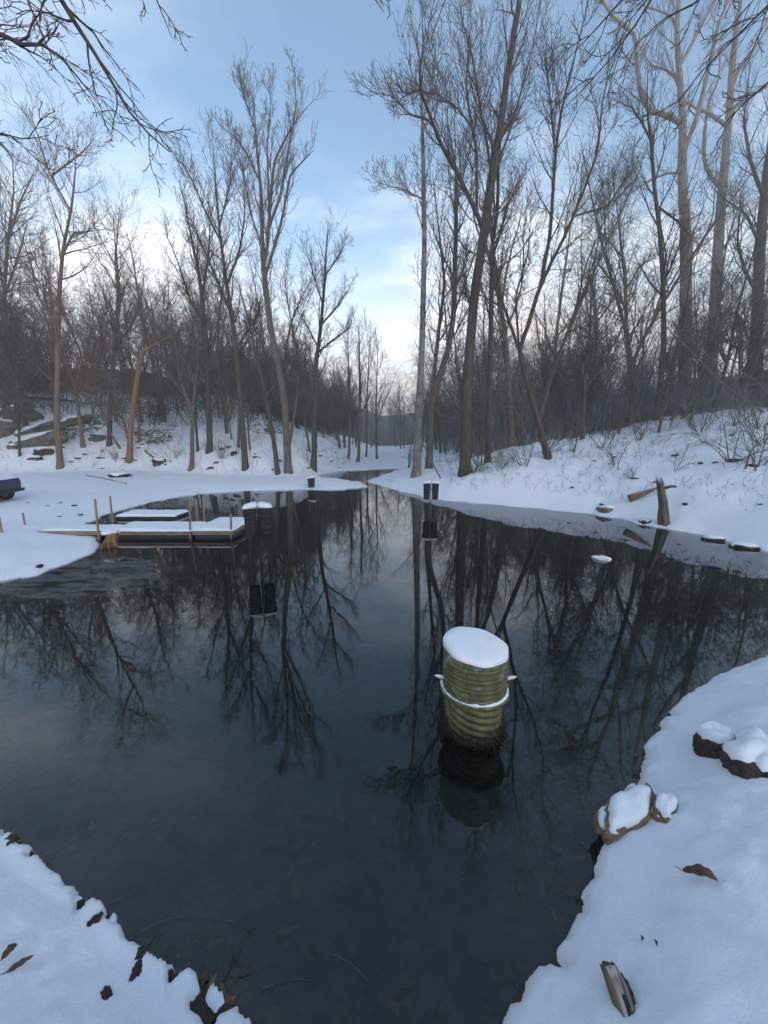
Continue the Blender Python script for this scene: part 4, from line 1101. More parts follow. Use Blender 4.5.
# ------------------------------------------------------------------ dock
dock = tag(empty('dock', (-7.0, 11.5, 0)), 'low wooden dock under snow reaching into the pond at left', 'dock')
DX, DY = -7.0, 11.5
def dbox(name, x0, x1, y0, y1, z0, z1, mat, parent=dock, bev=0.006):
    bm = bmesh.new(); box_bm(bm, x0 - DX, x1 - DX, y0 - DY, y1 - DY, z0, z1)
    return bm_obj(name, bm, mat, parent, bevel=bev)
def snow_slab(name, x0, x1, y0, y1, z0, th, parent, ox=0.0, oy=0.0, seed=0, nx=36, ny=18):
    xs = np.linspace(x0, x1, nx); ys = np.linspace(y0, y1, ny)
    X, Y = np.meshgrid(xs, ys, indexing='ij')
    ex = np.minimum(X - x0, x1 - X); ey = np.minimum(Y - y0, y1 - Y)
    e = np.minimum(ex, ey)
    X2 = X + 0.035 * vnoise(X * 4 + seed, Y * 4, 3) ; Y2 = Y + 0.03 * vnoise(X * 4, Y * 4 + seed, 6)
    Z = z0 + th * np.sqrt(np.clip(e / 0.10, 0.0, 1)) * (1 + 0.22 * fbm(X * 1.7 + seed, Y * 1.7, 2.0, 3)) + 0.002
    top = np.stack([X2 - ox, Y2 - oy, Z], -1).reshape(-1, 3)
    ii_, jj_ = np.meshgrid(np.arange(nx - 1), np.arange(ny - 1), indexing='ij')
    q = np.stack([ii_ * ny + jj_, (ii_ + 1) * ny + jj_, (ii_ + 1) * ny + jj_ + 1, ii_ * ny + jj_ + 1], -1).reshape(-1, 4)
    return link(name, np_mesh(name, top, q), M_snow, parent)
def deck_section(x0, x1, y0, y1, zt, seed):
    npl = max(3, int(round((x1 - x0) / 0.145)))
    w = (x1 - x0) / npl
    for i in range(npl):
        dbox('plank', x0 + i * w + 0.004, x0 + (i + 1) * w - 0.004, y0 - 0.02, y1, zt - 0.035, zt, M_dockwood, bev=0)
    dbox('fascia', x0, x1, y0, y0 + 0.04, zt - 0.115, zt - 0.037, M_dockwood)
    dbox('fascia', x0, x1, y1 - 0.04, y1, zt - 0.115, zt - 0.037, M_dockwood)
    dbox('fascia', x1 - 0.04, x1, y0 + 0.041, y1 - 0.041, zt - 0.115, zt - 0.037, M_dockwood)
    dbox('float', x0 + 0.05, x1 - 0.05, y0 + 0.06, y1 - 0.06, -0.12, zt - 0.117, M_float, bev=0.02)
    snow_slab('snow_cover', x0 - 0.01, x1 + 0.01, y0 + 0.0, y1 + 0.01, zt, 0.075, dock, DX, DY, seed)
f0 = at_z(119, 539, 0); f1 = at_z(191, 539, 0); f2 = at_z(233, 539, 0)
deck_section(f0.x - 0.35, f1.x, 11.5, 12.75, 0.235, 1)
deck_section(f1.x + 0.05, f2.x, 11.5, 13.45, 0.245, 2)
# gangway from the bank
gp = at_z(52, 532, 0.30)
x0g, x1g = gp.x - 0.7, f0.x - 0.40
npl = 16
for i in range(npl):
    w = (x1g - x0g) / npl
    dbox('plank', x0g + i * w + 0.004, x0g + (i + 1) * w - 0.004, 11.48, 12.35, 0.215, 0.248, M_dockwood, bev=0)
dbox('gangway_beam', x0g, x1g, 11.44, 11.479, 0.14, 0.252, M_dockwood)
dbox('gangway_beam', x0g, x1g, 12.352, 12.39, 0.14, 0.252, M_dockwood)
snow_slab('snow_cover', x0g + 0.02, x1g + 0.02, 11.49, 12.34, 0.248, 0.05, dock, DX, DY, 5)
for (ub, vb, ut, vt, zb) in ((98, 530, 95, 499, 0.3), (112.5, 521, 110, 496, 0.3), (190.6, 538, 190, 503, 0.0), (197, 517, 196, 499, 0.35), (204, 516, 203, 496.5, 0.35), (231.5, 538, 231, 514, 0.0)):
    p = at_z(ub, vb, zb); q = at_y(ut, vt, p.y)
    zlow = -0.9 if zb < 0.1 else -0.6
    tube_obj('post', [(p.x - DX, p.y - DY - (0.03 if zb < .1 else 0), zlow), (p.x - DX, p.y - DY - (0.03 if zb < .1 else 0), zb), (q.x - DX, p.y - DY, q.z)], [0.033, 0.033, 0.03], M_postwood, dock, k=10)
# low float behind the dock
rf = tag(empty('swim_float', (0, 0, 0)), 'low snow-covered float lying in the water behind the dock', 'float')
ra = at_z(116, 519, 0.0); rb_ = at_z(177, 518, 0.0)
rf.location = (ra.x, ra.y, 0)
bm = bmesh.new(); box_bm(bm, 0, rb_.x - ra.x, 0, 1.1, -0.1, 0.10)
bm_obj('hull', bm, M_float, rf, bevel=0.02)
snow_slab('snow_cover', -0.03, rb_.x - ra.x + 0.03, -0.03, 1.13, 0.10, 0.09, rf, 0, 0, 8)
# splintered orange stump at the tip of the bank
sp = at_z(111, 546, 0)
st = tag(empty('splintered_stump', (sp.x, sp.y, 0)), 'splintered orange stump capped with snow at the tip of the left bank', 'stump')
def snag_bm(r0, r1, h, seed, k=22, spl=0.2, lean=(0, 0), root=0.5):
    bm = bmesh.new(); rings = []
    n_ = 14
    for i in range(n_ + 1):
        t = i / n_
        ring = []
        for j in range(k):
            a_ = 2 * math.pi * j / k
            fl = 1 + root * (1 - t) ** 3 * (0.6 + 0.6 * max(0, math.sin(a_ * 3 + seed)))
            rr_ = (r0 + (r1 - r0) * t) * fl * (1 + 0.12 * math.sin(a_ * 5 + seed + t * 2) + 0.30 * mnoise.noise(Vector((math.cos(a_) * 1.6, math.sin(a_) * 1.6, t * 5 + seed))))
            z = -0.5 + (h + 0.5) * t
            if i == n_: z += spl * mnoise.noise(Vector((math.cos(a_) * 2.3 + seed, math.sin(a_) * 2.3, seed))) * 1.6
            elif i == n_ - 1: z += spl * 0.5 * mnoise.noise(Vector((math.cos(a_) * 2.3 + seed, math.sin(a_) * 2.3, seed))) * 1.6
            ring.append(bm.verts.new((rr_ * math.cos(a_) + lean[0] * max(0, z) + 0.05 * h * 0.5 * mnoise.noise(Vector((seed, t * 2.3, 1))), rr_ * math.sin(a_) + lean[1] * max(0, z), z)))
        rings.append(ring)
    for A, B in zip(rings, rings[1:]):
        for i in range(k):
            j = (i + 1) % k; bm.faces.new((A[i], A[j], B[j], B[i]))
    c = bm.verts.new((lean[0] * h, lean[1] * h, h - spl * 0.9))
    for i in range(k): bm.faces.new((rings[-1][i], rings[-1][(i + 1) % k], c))
    bmesh.ops.recalc_face_normals(bm, faces=bm.faces)
    return bm
bm_obj('wood', snag_bm(0.12, 0.15, 0.36, 2.0, spl=0.12, lean=(0.15, 0.1), root=0.7), M_wood_raw, st, True)
link('snow_cap', rock_mesh('snow_cap', 0.22, 0.2, 0.06, 4, 3, 0.3), M_snow, st).location = (0.0, 0.03, 0.40)
for p in st.children[-1].data.polygons: p.use_smooth = True
for k_, (a_, l_) in enumerate(((-1.9, .34), (-1.2, .28), (-0.4, .3))):
    tube_obj('root', [(math.cos(a_) * .08, math.sin(a_) * .08, .22), (math.cos(a_) * l_ * .7, math.sin(a_) * l_ * .7, .08), (math.cos(a_) * l_, math.sin(a_) * l_, -.2)], [.05, .04, .025], M_wood_raw, st)
# stakes standing in the snow at the far left
for (ub, vb, ut, vt, lab) in ((2, 533, 1, 517, 'short wooden stake in the snow at the left edge'), (25, 525, 24, 513, 'short wooden stake in the snow below the parked truck')):
    p = ground_px(ub, vb); q = at_y(ut, vt, p.y)
    s_ = tag(empty('stake', (p.x, p.y, T(p.x, p.y))), lab, 'stake', 'stakes on the left bank')
    tube_obj('shaft', [(0, 0, -0.3), (0, 0, q.z - p.z)], [0.03, 0.028], M_postwood, s_, k=6)
    link('snow_cap', rock_mesh('snow_cap', .035, .035, .018, 3, 2, .2), M_snow, s_).location = (0, 0, q.z - p.z + 0.01)

# ------------------------------------------------------------------ parked pickup at the left edge
tpx = ground_px(5, 503)
truck = tag(empty('pickup_truck', (tpx.x - 1.55, tpx.y + 0.2, T(tpx.x, tpx.y) - 0.02), R(12)), 'dark blue pickup truck under snow parked at the left edge', 'truck')
TW = 1.75
def side_poly(name, prof, y0, y1, mat, parent=truck, bev=0.03):
    bm = bmesh.new()
    A = [bm.verts.new((x, y0, z)) for x, z in prof]; B = [bm.verts.new((x, y1, z)) for x, z in prof]
    bm.faces.new(A); bm.faces.new(list(reversed(B)))
    for i in range(len(A)):
        j = (i + 1) % len(A); bm.faces.new((A[j], A[i], B[i], B[j]))
    bmesh.ops.recalc_face_normals(bm, faces=bm.faces)
    return bm_obj(name, bm, mat, parent, bevel=bev)
def arch(cx, r, n=8):
    return [(cx + r * math.cos(R(a_)), 0.36 + r * math.sin(R(a_))) for a_ in np.linspace(0, 180, n)]
# local x: +x is the tail (towards the picture), truck faces -x
prof = [(1.35, 0.42)] + [(1.35, 0.95), (1.33, 1.02), (-0.15, 1.02), (-2.0, 1.02), (-3.3, 0.95), (-3.45, 0.80), (-3.45, 0.42)] + [(-2.95, 0.40)] + list(reversed(arch(-2.55, 0.40))) + [(-2.15, 0.38), (-0.45, 0.38)] + list(reversed(arch(0.72, 0.40))) + [(1.14, 0.40)]
side_poly('body', prof, -TW / 2, TW / 2, M_truck)
cab = side_poly('cab', [(-0.25, 1.0), (-0.42, 1.50), (-0.6, 1.56), (-1.45, 1.56), (-1.6, 1.52), (-2.2, 1.0)], -TW / 2 + 0.08, TW / 2 - 0.08, M_truck)
for s_ in (-1, 1):
    yy = s_ * (TW / 2 - 0.078)
    side_poly('side_window', [(-0.45, 1.06), (-0.54, 1.46), (-1.42, 1.48), (-2.0, 1.06)], min(yy, yy + s_ * 0.006), max(yy, yy + s_ * 0.006), M_glass, cab, 0)
    for cx in (0.72, -2.55):
        wh = empty('wheel', (cx, s_ * (TW / 2 - 0.11), 0.35)); wh.parent = truck
        tprof = [(0.20, -0.10), (0.30, -0.11), (0.34, -0.09), (0.352, -0.05), (0.352, 0.05), (0.34, 0.09), (0.30, 0.11), (0.20, 0.10)]
        bm = lathe_bm(tprof + [tprof[0]], 36); bmesh.ops.rotate(bm, verts=bm.verts, matrix=Matrix.Rotation(R(90), 3, 'X'))
        bm_obj('tyre', bm, M_tyre, wh, True)
        bm = lathe_bm([(0, 0.075), (0.05, 0.085), (0.07, 0.06), (0.17, 0.045), (0.19, 0.09), (0.205, 0.095), (0.205, -0.09), (0, -0.09)], 30, lambda r, z, a_: (r, z - (0.03 if 0.06 < r < 0.18 and math.sin(a_ * 5) > 0.2 and z > 0 else 0)))
        bmesh.ops.rotate(bm, verts=bm.verts, matrix=Matrix.Rotation(R(90 if s_ < 0 else -90), 3, 'X'))
        bm_obj('rim', bm, M_rim, wh, True)
    bm = bmesh.new(); box_bm(bm, 1.33, 1.365, min(s_ * .74, s_ * .868), max(s_ * .74, s_ * .868), 0.62, 0.92); bm_obj('tail_light', bm, M_lamp, truck, bevel=.01)
bm = bmesh.new(); box_bm(bm, 1.352, 1.50, -TW / 2 + .03, TW / 2 - .03, 0.42, 0.56); bm_obj('rear_bumper', bm, M_trim, truck, bevel=.02)
snow_slab('bed_snow', -0.22, 1.34, -TW / 2 + 0.01, TW / 2 - 0.01, 1.022, 0.2, truck, 0, 0, 11)
snow_slab('roof_snow', -1.5, -0.55, -TW / 2 + 0.1, TW / 2 - 0.1, 1.562, 0.12, truck, 0, 0, 12)
snow_slab('hood_snow', -3.35, -2.2, -TW / 2 + 0.03, TW / 2 - 0.03, 1.0, 0.11, truck, 0, 0, 13)

# ------------------------------------------------------------------ right bank: snag, logs, rocks
sg = at_z(667, 526, 0.05)
snag = tag(empty('dead_snag', (sg.x, sg.y + 0.1, 0.0)), 'weathered broken snag standing at the right waterline', 'stump')
tp_ = at_y(660, 478, sg.y + 0.1)
lean = (tp_.x - sg.x) / tp_.z
bm_obj('wood', snag_bm(0.17, 0.105, tp_.z - 0.1, 5.0, spl=0.4, lean=(lean, 0), root=0.55), M_bark, snag, True)
tube_obj('broken_branch', [(lean * .9 + 0.05, 0, tp_.z * 0.8), (lean * .9 + 0.22, -0.02, tp_.z * 0.84), (lean * .9 + .4, -.02, tp_.z * .82)], [0.06, 0.05, 0.03], M_bark_dark, snag)
def log(name, label, pts, rads, mat, snow=True, cat='log', group=None, k=10):
    o0 = Vector(pts[0])
    root = tag(empty(name, o0), label, cat, group)
    lp = [tuple(Vector(p) - o0) for p in pts]
    tube_obj('wood', lp, rads, mat, root, k=k)
    if snow:
        tube_obj('snow_cap', [(p[0], p[1], p[2] + r * 0.62) for p, r in zip(lp, rads)], [r * 0.78 for r in rads], M_snow, root, k=k)
    return root
def gp_(u, v, dz=0.0):
    p = ground_px(u, v); return (p.x, p.y, T(p.x, p.y) + dz)
log('fallen_log', 'short broken log on the snow just left of the snag', [gp_(628, 503, .16), gp_(641, 499, .2), gp_(657, 494, .26)], [0.15, 0.12, 0.05], M_bark_warm, False)
p = at_z(612, 514, 0); boulder('shore_rock', 'low brown rock half in water on the right shore left of the snag', (p.x, p.y + .15, 0.02), (0.62, 0.4, 0.26), 3, M_rock, 0.2)
p = at_z(648, 524, 0); boulder('shore_rock', 'small dark rock at the waterline beside the snag foot', (p.x, p.y + .1, 0.02), (0.33, 0.22, 0.14), 4, M_rock_dark, 0.7)
p = at_z(716, 541, 0); boulder('shore_rock', 'dark wet rock at the waterline right of the snag', (p.x, p.y + .1, 0.02), (0.26, 0.14, 0.07), 6, M_rock_dark, -.4)
p = at_z(748, 549, 0); boulder('shore_rock', 'long dark rock at the waterline near the right edge', (p.x, p.y + .1, 0.02), (0.3, 0.14, 0.08), 7, M_rock_dark, -.5)
log('fallen_pole', 'snowy pole lying on the flat snow below the left hillside', [gp_(87, 476, .05), gp_(105, 479, .06), gp_(126, 484, .05)], [.05, .05, .04], M_bark_warm)
log('fallen_log', 'long snow-topped log lying across the rocks at upper left', [gp_(-12, 404, .7), gp_(20, 404, .7), gp_(58, 405, .7), gp_(92, 408, .45)], [.24, .24, .2, .12], M_bark_dark)
log('fallen_log', 'dark log slanting down the slope by the orange trunk', [gp_(146, 452, .15), gp_(156, 460, .15), gp_(166, 466, .1)], [.13, .12, .08], M_bark_dark)
# boulders on the left hillside
for i, (u, v, s, rz, tl, m_, lab) in enumerate([
    (22, 420, (1.1, .8, .85), .3, (.1, -.5), M_rock, 'tall tan boulder leaning beneath the long log at far left'),
    (36, 432, (1.7, .7, .42), .2, (.25, -.28), M_rock, 'long flat slab of rock slanting below the tan boulder'),
    (40, 443, (1.7, .7, .5), .15, (.2, -.2), M_rock, 'thick dark slab of rock lowest in the left outcrop'),
    (3, 434, (.9, .8, .8), .8, (0, .1), M_rock, 'mossy boulder at the left edge under the log'),
    (44, 454, (.62, .4, .3), .4, (0, 0), M_rock_dark, 'small dark rock in the snow below the outcrop'),
    (36, 460, (.45, .3, .16), 1.0, (0, 0), M_rock_dark, 'low dark rock poking from snow nearest the truck'),
    (72, 424, (.95, .6, .4), .4, (.1, -.35), M_rock, 'angled rock right of the truck-side tree'),
    (98, 440, (.7, .5, .35), 1.4, (0, 0), M_rock, 'squat grey rock on the slope left of the orange trunk'),
    (90, 420, (.8, .5, .35), 2.1, (0, .1), M_rock, 'grey rock higher on the slope behind the thin bowing stem'),
    (160, 463, (.55, .45, .35), .2, (0, 0), M_rock_dark, 'black rock by the slanting log right of the orange trunk'),
    (120, 477, (.6, .35, .16), .5, (0, 0), M_rock_dark, 'dark clump of debris at the end of the snowy pole'),
    (14, 448, (.5, .4, .2), 2.2, (0, 0), M_rock, 'small rock between outcrop and truck')]):
    p = ground_px(u, v)
    boulder('boulder', lab, (p.x, p.y, T(p.x, p.y) + s[2] * .3), tuple(c * (1.35 if i < 4 else 1.15) for c in s), 10 + i * 1.3, m_, rz, tl, 0.11, group='rocks on the left hillside', rough=.42)
rk = random.Random(4)
sm_rock = [rock_mesh('stone', 1, 1, .7, 40 + k, 2, .5) for k in range(4)]
for m_ in sm_rock: m_.materials.append(M_rock_dark)
CLODS = {}
def clod(u, v, s, lab, grp):
    p = ground_px(u, v)
    o = bpy.data.objects.new('clod', rk.choice(sm_rock)); COL.objects.link(o)
    o.location = (p.x, p.y, T(p.x, p.y) - s * .05); o.scale = (s * rk.uniform(1, 1.9), s, s * rk.uniform(.35, .6)); o.rotation_euler = (rk.gauss(0, .1), rk.gauss(0, .1), rk.random() * 6.28)
    m_ = min(MARKS, key=lambda q: abs(q[0] - u))[1]
    tag(o, lab, 'clod', grp)
    CLODS.setdefault(lab + (', in line with ' + m_ if u > 80 or v < 470 else ''), []).append((u, o))
for _ in range(30):
    u, v = rk.uniform(560, 768), rk.uniform(425, 545)
    lim = 500 + (u - 560) * 0.16
    if v > lim: continue
    clod(u, v, rk.uniform(.05, .16), 'dark right bank clod', 'dark clods on the right bank')
for _ in range(40):
    clod(rk.uniform(60, 340), rk.uniform(446, 470), rk.uniform(.09, .24), 'dark left hillside clod', 'dark clods on the left hillside')
for u, v in ((12, 488), (28, 503), (48, 506), (60, 503), (75, 506), (58, 517), (80, 515), (5, 476), (38, 567)):
    clod(u, v, rk.uniform(.06, .1), 'dark lump in the flat trampled snow near the truck', 'dark lumps near the truck')

for lab, lst in CLODS.items():
    for k, (u_, o) in enumerate(sorted(lst, key=lambda q: q[0])):
        o['label'] = lab if len(lst) == 1 else f'{lab}, {ORD[min(k, 11)]} from left'
# ------------------------------------------------------------------ shrubs and saplings with stems one can follow
def shrub(name, label, u, v, h, n, spread, seed, mat=M_twig, group=None, rmin=0.007):
    p = ground_px(u, v); rg = np.random.default_rng(seed)
    z = T(p.x, p.y)
    a = rg.random(n) * 6.283
    P = np.empty((n, 6, 3)); P[:, 0] = np.stack([np.cos(a) * .12, np.sin(a) * .12, np.full(n, -.1)], 1)
    d = np.stack([np.cos(a) * spread, np.sin(a) * spread, np.ones(n)], 1) + rg.normal(0, .15, (n, 3))
    q = P[:, 0].copy(); hh = h * rg.uniform(.6, 1.15, n)
    for k in range(1, 6):
        d = d + rg.normal(0, .14, d.shape); d /= np.linalg.norm(d, axis=1, keepdims=True)
        q = q + d * (hh / 5)[:, None]; P[:, k] = q
    r = np.maximum((.009 * hh + .004)[:, None] * np.linspace(1, .3, 6)[None], rmin)
    s1, s2 = Tubes(), Tubes(); s1.add(P, r, 5)
    P2, r2 = spawn(rg, P, r, 7, 4, tmin=.2, ratio=.4, trop=.06, wander=.2, rr=.6, rmin=rmin); s2.add(P2, r2, 3)
    P3, r3 = spawn(rg, P2, r2, 3, 3, tmin=.2, ratio=.5, trop=.06, wander=.2, rr=.7, rmin=rmin * .8); s2.add(P3, r3, 3)
    root = tag(empty(name, (p.x, p.y, z)), label, 'shrub', group)
    link('stems', s1.mesh('stems'), mat, root); link('twigs', s2.mesh('twigs'), mat, root)['kind'] = 'stuff'
GR = 'bare shrubs on the right bank'
for i, (u, v, h, n, s, lab) in enumerate([
    (617, 467, 2.3, 4, .3, 'thin-stemmed bare shrub left of centre on the right snow slope'),
    (604, 448, 2.6, 5, .3, 'upright bare shrub at the edge of the right woods'),
    (572, 452, 2.0, 6, .4, 'low bare shrub right of the leaning forked tree'),
    (525, 466, 1.8, 7, .5, 'low twiggy shrub between the dark trunk and the leaning forked tree'),
    (500, 470, 1.6, 8, .5, 'twiggy shrub at the foot of the largest dark trunk'),
    (640, 440, 2.4, 6, .4, 'bare shrub on the slope above the snag'),
    (632, 482, 1.0, 3, .5, 'tiny twig shrub on the open snow above the short log'),
    (675, 472, 1.2, 3, .4, 'small twig shrub on the open snow just right of the snag'),
    (731, 462, 2.6, 6, .8, 'spreading bare shrub arching over the right bank'),
    (756, 470, 2.4, 6, .8, 'spreading bare shrub at the right edge of the bank'),
    (700, 432, 2.8, 8, .8, 'dense bare shrub under the sycamore-like tree'),
    (735, 425, 2.8, 8, .9, 'dense bare shrub under the thick dark right trunk'),
    (760, 428, 2.8, 8, .9, 'dense bare shrub filling the right edge below the woods'),
    (715, 412, 3.4, 14, 1.0, 'wide tangled shrub between the two thick right trunks'),
    (745, 405, 3.6, 14, 1.0, 'wide tangled shrub right of the thick dark trunk'),
    (668, 420, 3.0, 12, .8, 'wide tangled shrub left of the sycamore-like trunk'),
    (764, 445, 3.0, 12, 1.0, 'wide low tangled shrub cut by the right picture edge'),
    (545, 455, 2.2, 10, .6, 'tangled shrub at the foot of the wide-forking leaning tree'),
    (480, 466, 2.6, 10, .4, 'upright tangled shrub right behind the largest dark trunk')]):
    shrub('bare_shrub', lab, u, v, h, n, s, 300 + i, M_twig_frost if i in (8, 9, 10, 11, 12, 13, 14, 15, 16) else M_twig, GR)
shrub('bare_shrub', 'multi-stemmed thin shrub left of the tall pale trunk', 408, 468, 3.2, 6, .2, 330, M_twig)
shrub('bare_shrub', 'reddish shrub at the foot of the left slope before the orange trunk', 116, 462, 1.4, 8, .5, 331, M_twig_warm)
shrub('bare_shrub', 'twiggy shrub beside the V-forked small tree', 172, 462, 1.8, 9, .5, 332, M_twig_warm)
shrub('bare_shrub', 'twiggy shrub on the slope left of the feathery tree', 222, 458, 2.2, 9, .5, 333, M_twig)
# long arching bare branches lying over the right slope
def arch_branch(label, pxs, w0, seed, y_off=0.0):
    rg = np.random.default_rng(seed)
    g = ground_px(*pxs[0]); pts = [(0, 0, -0.05)]; o0 = np.array([g.x, g.y, T(g.x, g.y)])
    for i, (u, v) in enumerate(pxs[1:]):
        p = at_y(u, v, g.y + y_off * (i + 1)); pts.append((p.x - o0[0], p.y - o0[1], p.z - o0[2]))
    P, r = resample(pts, np.linspace(w0, w0 * .25, len(pts)), 12); P, r = P[None], r[None]
    s1, s2 = Tubes(), Tubes(); s1.add(P, r, 6)
    P2, r2 = spawn(rg, P, r, 10, 5, tmin=.15, ratio=.28, ang=(25, 60), trop=.03, wander=.15, rr=.6, rmin=.007); s1.add(P2, r2, 4)
    P3, r3 = spawn(rg, P2, r2, 5, 3, tmin=.2, ratio=.5, trop=.04, wander=.2, rr=.7, rmin=.006); s2.add(P3, r3, 3)
    root = tag(empty('fallen_branch', tuple(o0)), label, 'branch', 'fallen branches on the right bank')
    link('stem', s1.mesh('stem'), M_twig_frost, root); link('twigs', s2.mesh('twigs'), M_twig_frost, root)['kind'] = 'stuff'
arch_branch('long frosted branch arching leftwards over the right slope', [(764, 412), (745, 400), (715, 378), (690, 350), (668, 330), (655, 310)], .06, 401)
arch_branch('frosted branch running level across the right edge', [(775, 398), (755, 386), (735, 382), (710, 384), (690, 388), (672, 384)], .055, 402)
arch_branch('frosted branch lying low on snow at right', [(700, 434), (690, 433), (676, 433), (662, 436), (650, 438)], .035, 403)
arch_branch('bare branch curving down to the snow at right', [(745, 470), (750, 452), (762, 440), (775, 425)], .04, 404)
arch_branch('snowy bare branch slanting across the upper right edge', [(790, 365), (768, 348), (745, 340), (715, 341), (690, 346)], .05, 405)
lean_p = [(441, 478), (432, 462), (420, 437), (405, 415), (392, 402)]
arch_branch('thin dead stem leaning left against the tall pale trunk', lean_p, .05, 406)
# dry grass tuft at the foot of the big dark trunk
g = ground_px(468, 474); rg = np.random.default_rng(8); n = 90
a = rg.random(n) * 6.283; P = np.empty((n, 4, 3)); P[:, 0] = np.stack([np.cos(a) * rg.random(n) * .5, np.sin(a) * rg.random(n) * .4, np.full(n, -.05)], 1)
d = np.stack([np.cos(a) * .5, np.sin(a) * .5, np.ones(n)], 1)
for k in range(1, 4):
    d[:, 2] -= .22; d += rg.normal(0, .1, d.shape); P[:, k] = P[:, k - 1] + d * .26
t_ = Tubes(); t_.add(P, np.full((n, 4), .008), 3)
o = tag(link('grass_tuft', t_.mesh('grass_tuft'), M_hay), 'tuft of dry grass at the foot of the largest dark trunk', 'grass', kind='stuff'); o.location = (g.x + .2, g.y - .5, T(g.x + .2, g.y - .5))

# thin weed stems and twig ends poking through the snow of both slopes
def weeds(label, n, xr, yr, cond, seed, mat, hr=(.15, .7)):
    pts = brush_points(n, xr, yr, cond, seed); rg = np.random.default_rng(seed + 1); n = len(pts)
    P = np.empty((n, 4, 3)); P[:, 0] = pts; P[:, 0, 2] -= .03
    d = np.stack([rg.normal(0, .45, n), rg.normal(0, .45, n), np.ones(n)], 1); h = rg.uniform(*hr, n) * rg.uniform(.4, 1.3, n)
    for k in range(1, 4):
        d = d + rg.normal(0, .25, d.shape); d /= np.linalg.norm(d, axis=1, keepdims=True); P[:, k] = P[:, k - 1] + d * (h / 3)[:, None]
    r = np.maximum(.012 * h[:, None] * np.linspace(1, .4, 4)[None], .0055)
    t = Tubes(); t.add(P, r, 3)
    P2, r2 = spawn(rg, P, r, 3, 2, tmin=.3, ratio=.45, ang=(25, 60), trop=.05, rr=.7, rmin=.005); t.add(P2, r2, 3)
    tag(link('weed_stems', t.mesh('weed_stems'), mat), label, 'weeds', kind='stuff')
weeds('thin weed stems poking through the snow of the right slope', 1500, (3, 26), (10, 34), lambda x, y: (sdist(x, y, right_poly) > 1.2) & (sdist(x, y, right_poly) < 16) & (vnoise(x * .5, y * .5, 3.3) > -.25) & (np.hypot(x, y) > 9), 71, M_twig)
weeds('thin weed stems poking through the snow of the left hillside', 1500, (-45, -2), (27, 50), lambda x, y: (sdist(x, y, left_poly) > .2) & (sdist(x, y, left_poly) < 16), 73, M_twig_warm, (.3, 1.2))
# floating chunk of snow
p = at_z(601, 559, 0)
me = rock_mesh('ice_chunk', .2, .11, .06, 9, 3, .3)
for q in me.polygons: q.use_smooth = True
o = tag(link('ice_chunk', me, M_snow), 'small white chunk of snowy ice floating before the right shore', 'ice'); o.location = (p.x, p.y, .02); o.rotation_euler = (0, 0, R(-25))

# ------------------------------------------------------------------ near banks: rocks, sticks, leaves
def near_px(u, v, dz=0.0):
    p = ground_px(u, v); return Vector((p.x, p.y, T(p.x, p.y) + dz))
p = near_px(628, 822)
boulder('flat_rock', 'flat tan rock slab under snow jutting over the water at right', (p.x + .02, p.y + .05, p.z + .01), (.30, .13, .085), 21, M_rock_tan, R(28), (.05, -.12), .055, rough=.4, sub=4)
p = near_px(664, 812)
boulder('flat_rock', 'smaller tan rock chunk lying against the flat slab', (p.x, p.y, p.z - .015), (.13, .07, .075), 23, M_rock_tan, R(48), (.1, 0), .04, rough=.4, sub=4)
p = near_px(722, 752)
boulder('dark_rock', 'smaller dark rock under a snow cap on the right near bank', (p.x, p.y + .05, p.z - .02), (.15, .14, .13), 25, M_rock_dark, .4, (-.2, 0), .07, rough=.3, sub=4)
p = near_px(756, 768)
boulder('dark_rock', 'larger dark brown rock half buried in snow at the right edge', (p.x + .05, p.y + .05, p.z - .03), (.27, .17, .15), 27, M_rock_dark, .5, (-.25, 0), .08, rough=.3, sub=4)
p = near_px(620, 1012)
stub = tag(empty('branch_stub', (p.x, p.y, p.z)), 'broken brown branch stub sticking out of the snow at bottom right', 'branch')
stub.rotation_euler = (R(-52), R(-14), 0)
bm_obj('wood', snag_bm(0.043, 0.036, 0.13, 3.0, spl=0.012, root=0.3), M_bark_warm, stub, True)
tube_obj('shaded_side', [(0.03, -0.02, -0.05), (0.042, -0.015, 0.05), (0.03, -0.01, 0.13)], [.02, .018, .006], M_bark_dark, stub)  # dark strip: the stub's shaded right side, put into its colour
p = near_px(622, 1003)
o = tag(link('stone', rock_mesh('stone', .03, .075, .05, 8.8, 4, .5), M_rock_dark), 'dark stone standing in for the dark hollow right of the branch stub', 'stone'); o.location = (p.x, p.y, p.z)  # dark stone added to give the shade of the hollow beside the stub
for (u, v, s, lab) in ((632, 745, .05, 'dark hole-like stone in the snow edge above the flat slab, upper'), (634, 778, .06, 'dark stone in the snow edge just above the flat slab'), (612, 838, .07, 'dark stone under the tip of the flat tan slab'), (137, 976, .045, 'dark stone standing in for a gap in the left snow near the water'), (106, 995, .04, 'dark stone standing in for a gap in the left snow nearest the bottom'), (140, 955, .04, 'dark stone standing in for a left snow edge gap above the other two'), (48, 855, .06, 'dark stone standing in for a left snow edge gap beneath a snowy tongue'), (12, 842, .06, 'dark stone standing in for a left snow edge gap near the picture side'), (95, 925, .045, 'dark stone standing in for a waterline gap in the left snow edge')):  # left-bank ones are dark shapes added where the snow has shaded gaps
    p = near_px(u, v)
    o = tag(link('stone', rock_mesh('stone', s * .9, s * .6, s * .55, u * .1, 4, .5), M_rock_dark), lab, 'stone', 'dark stones in the near snow edges'); o.location = (p.x, p.y, p.z - s * .25); o.rotation_euler = (0, 0, u)
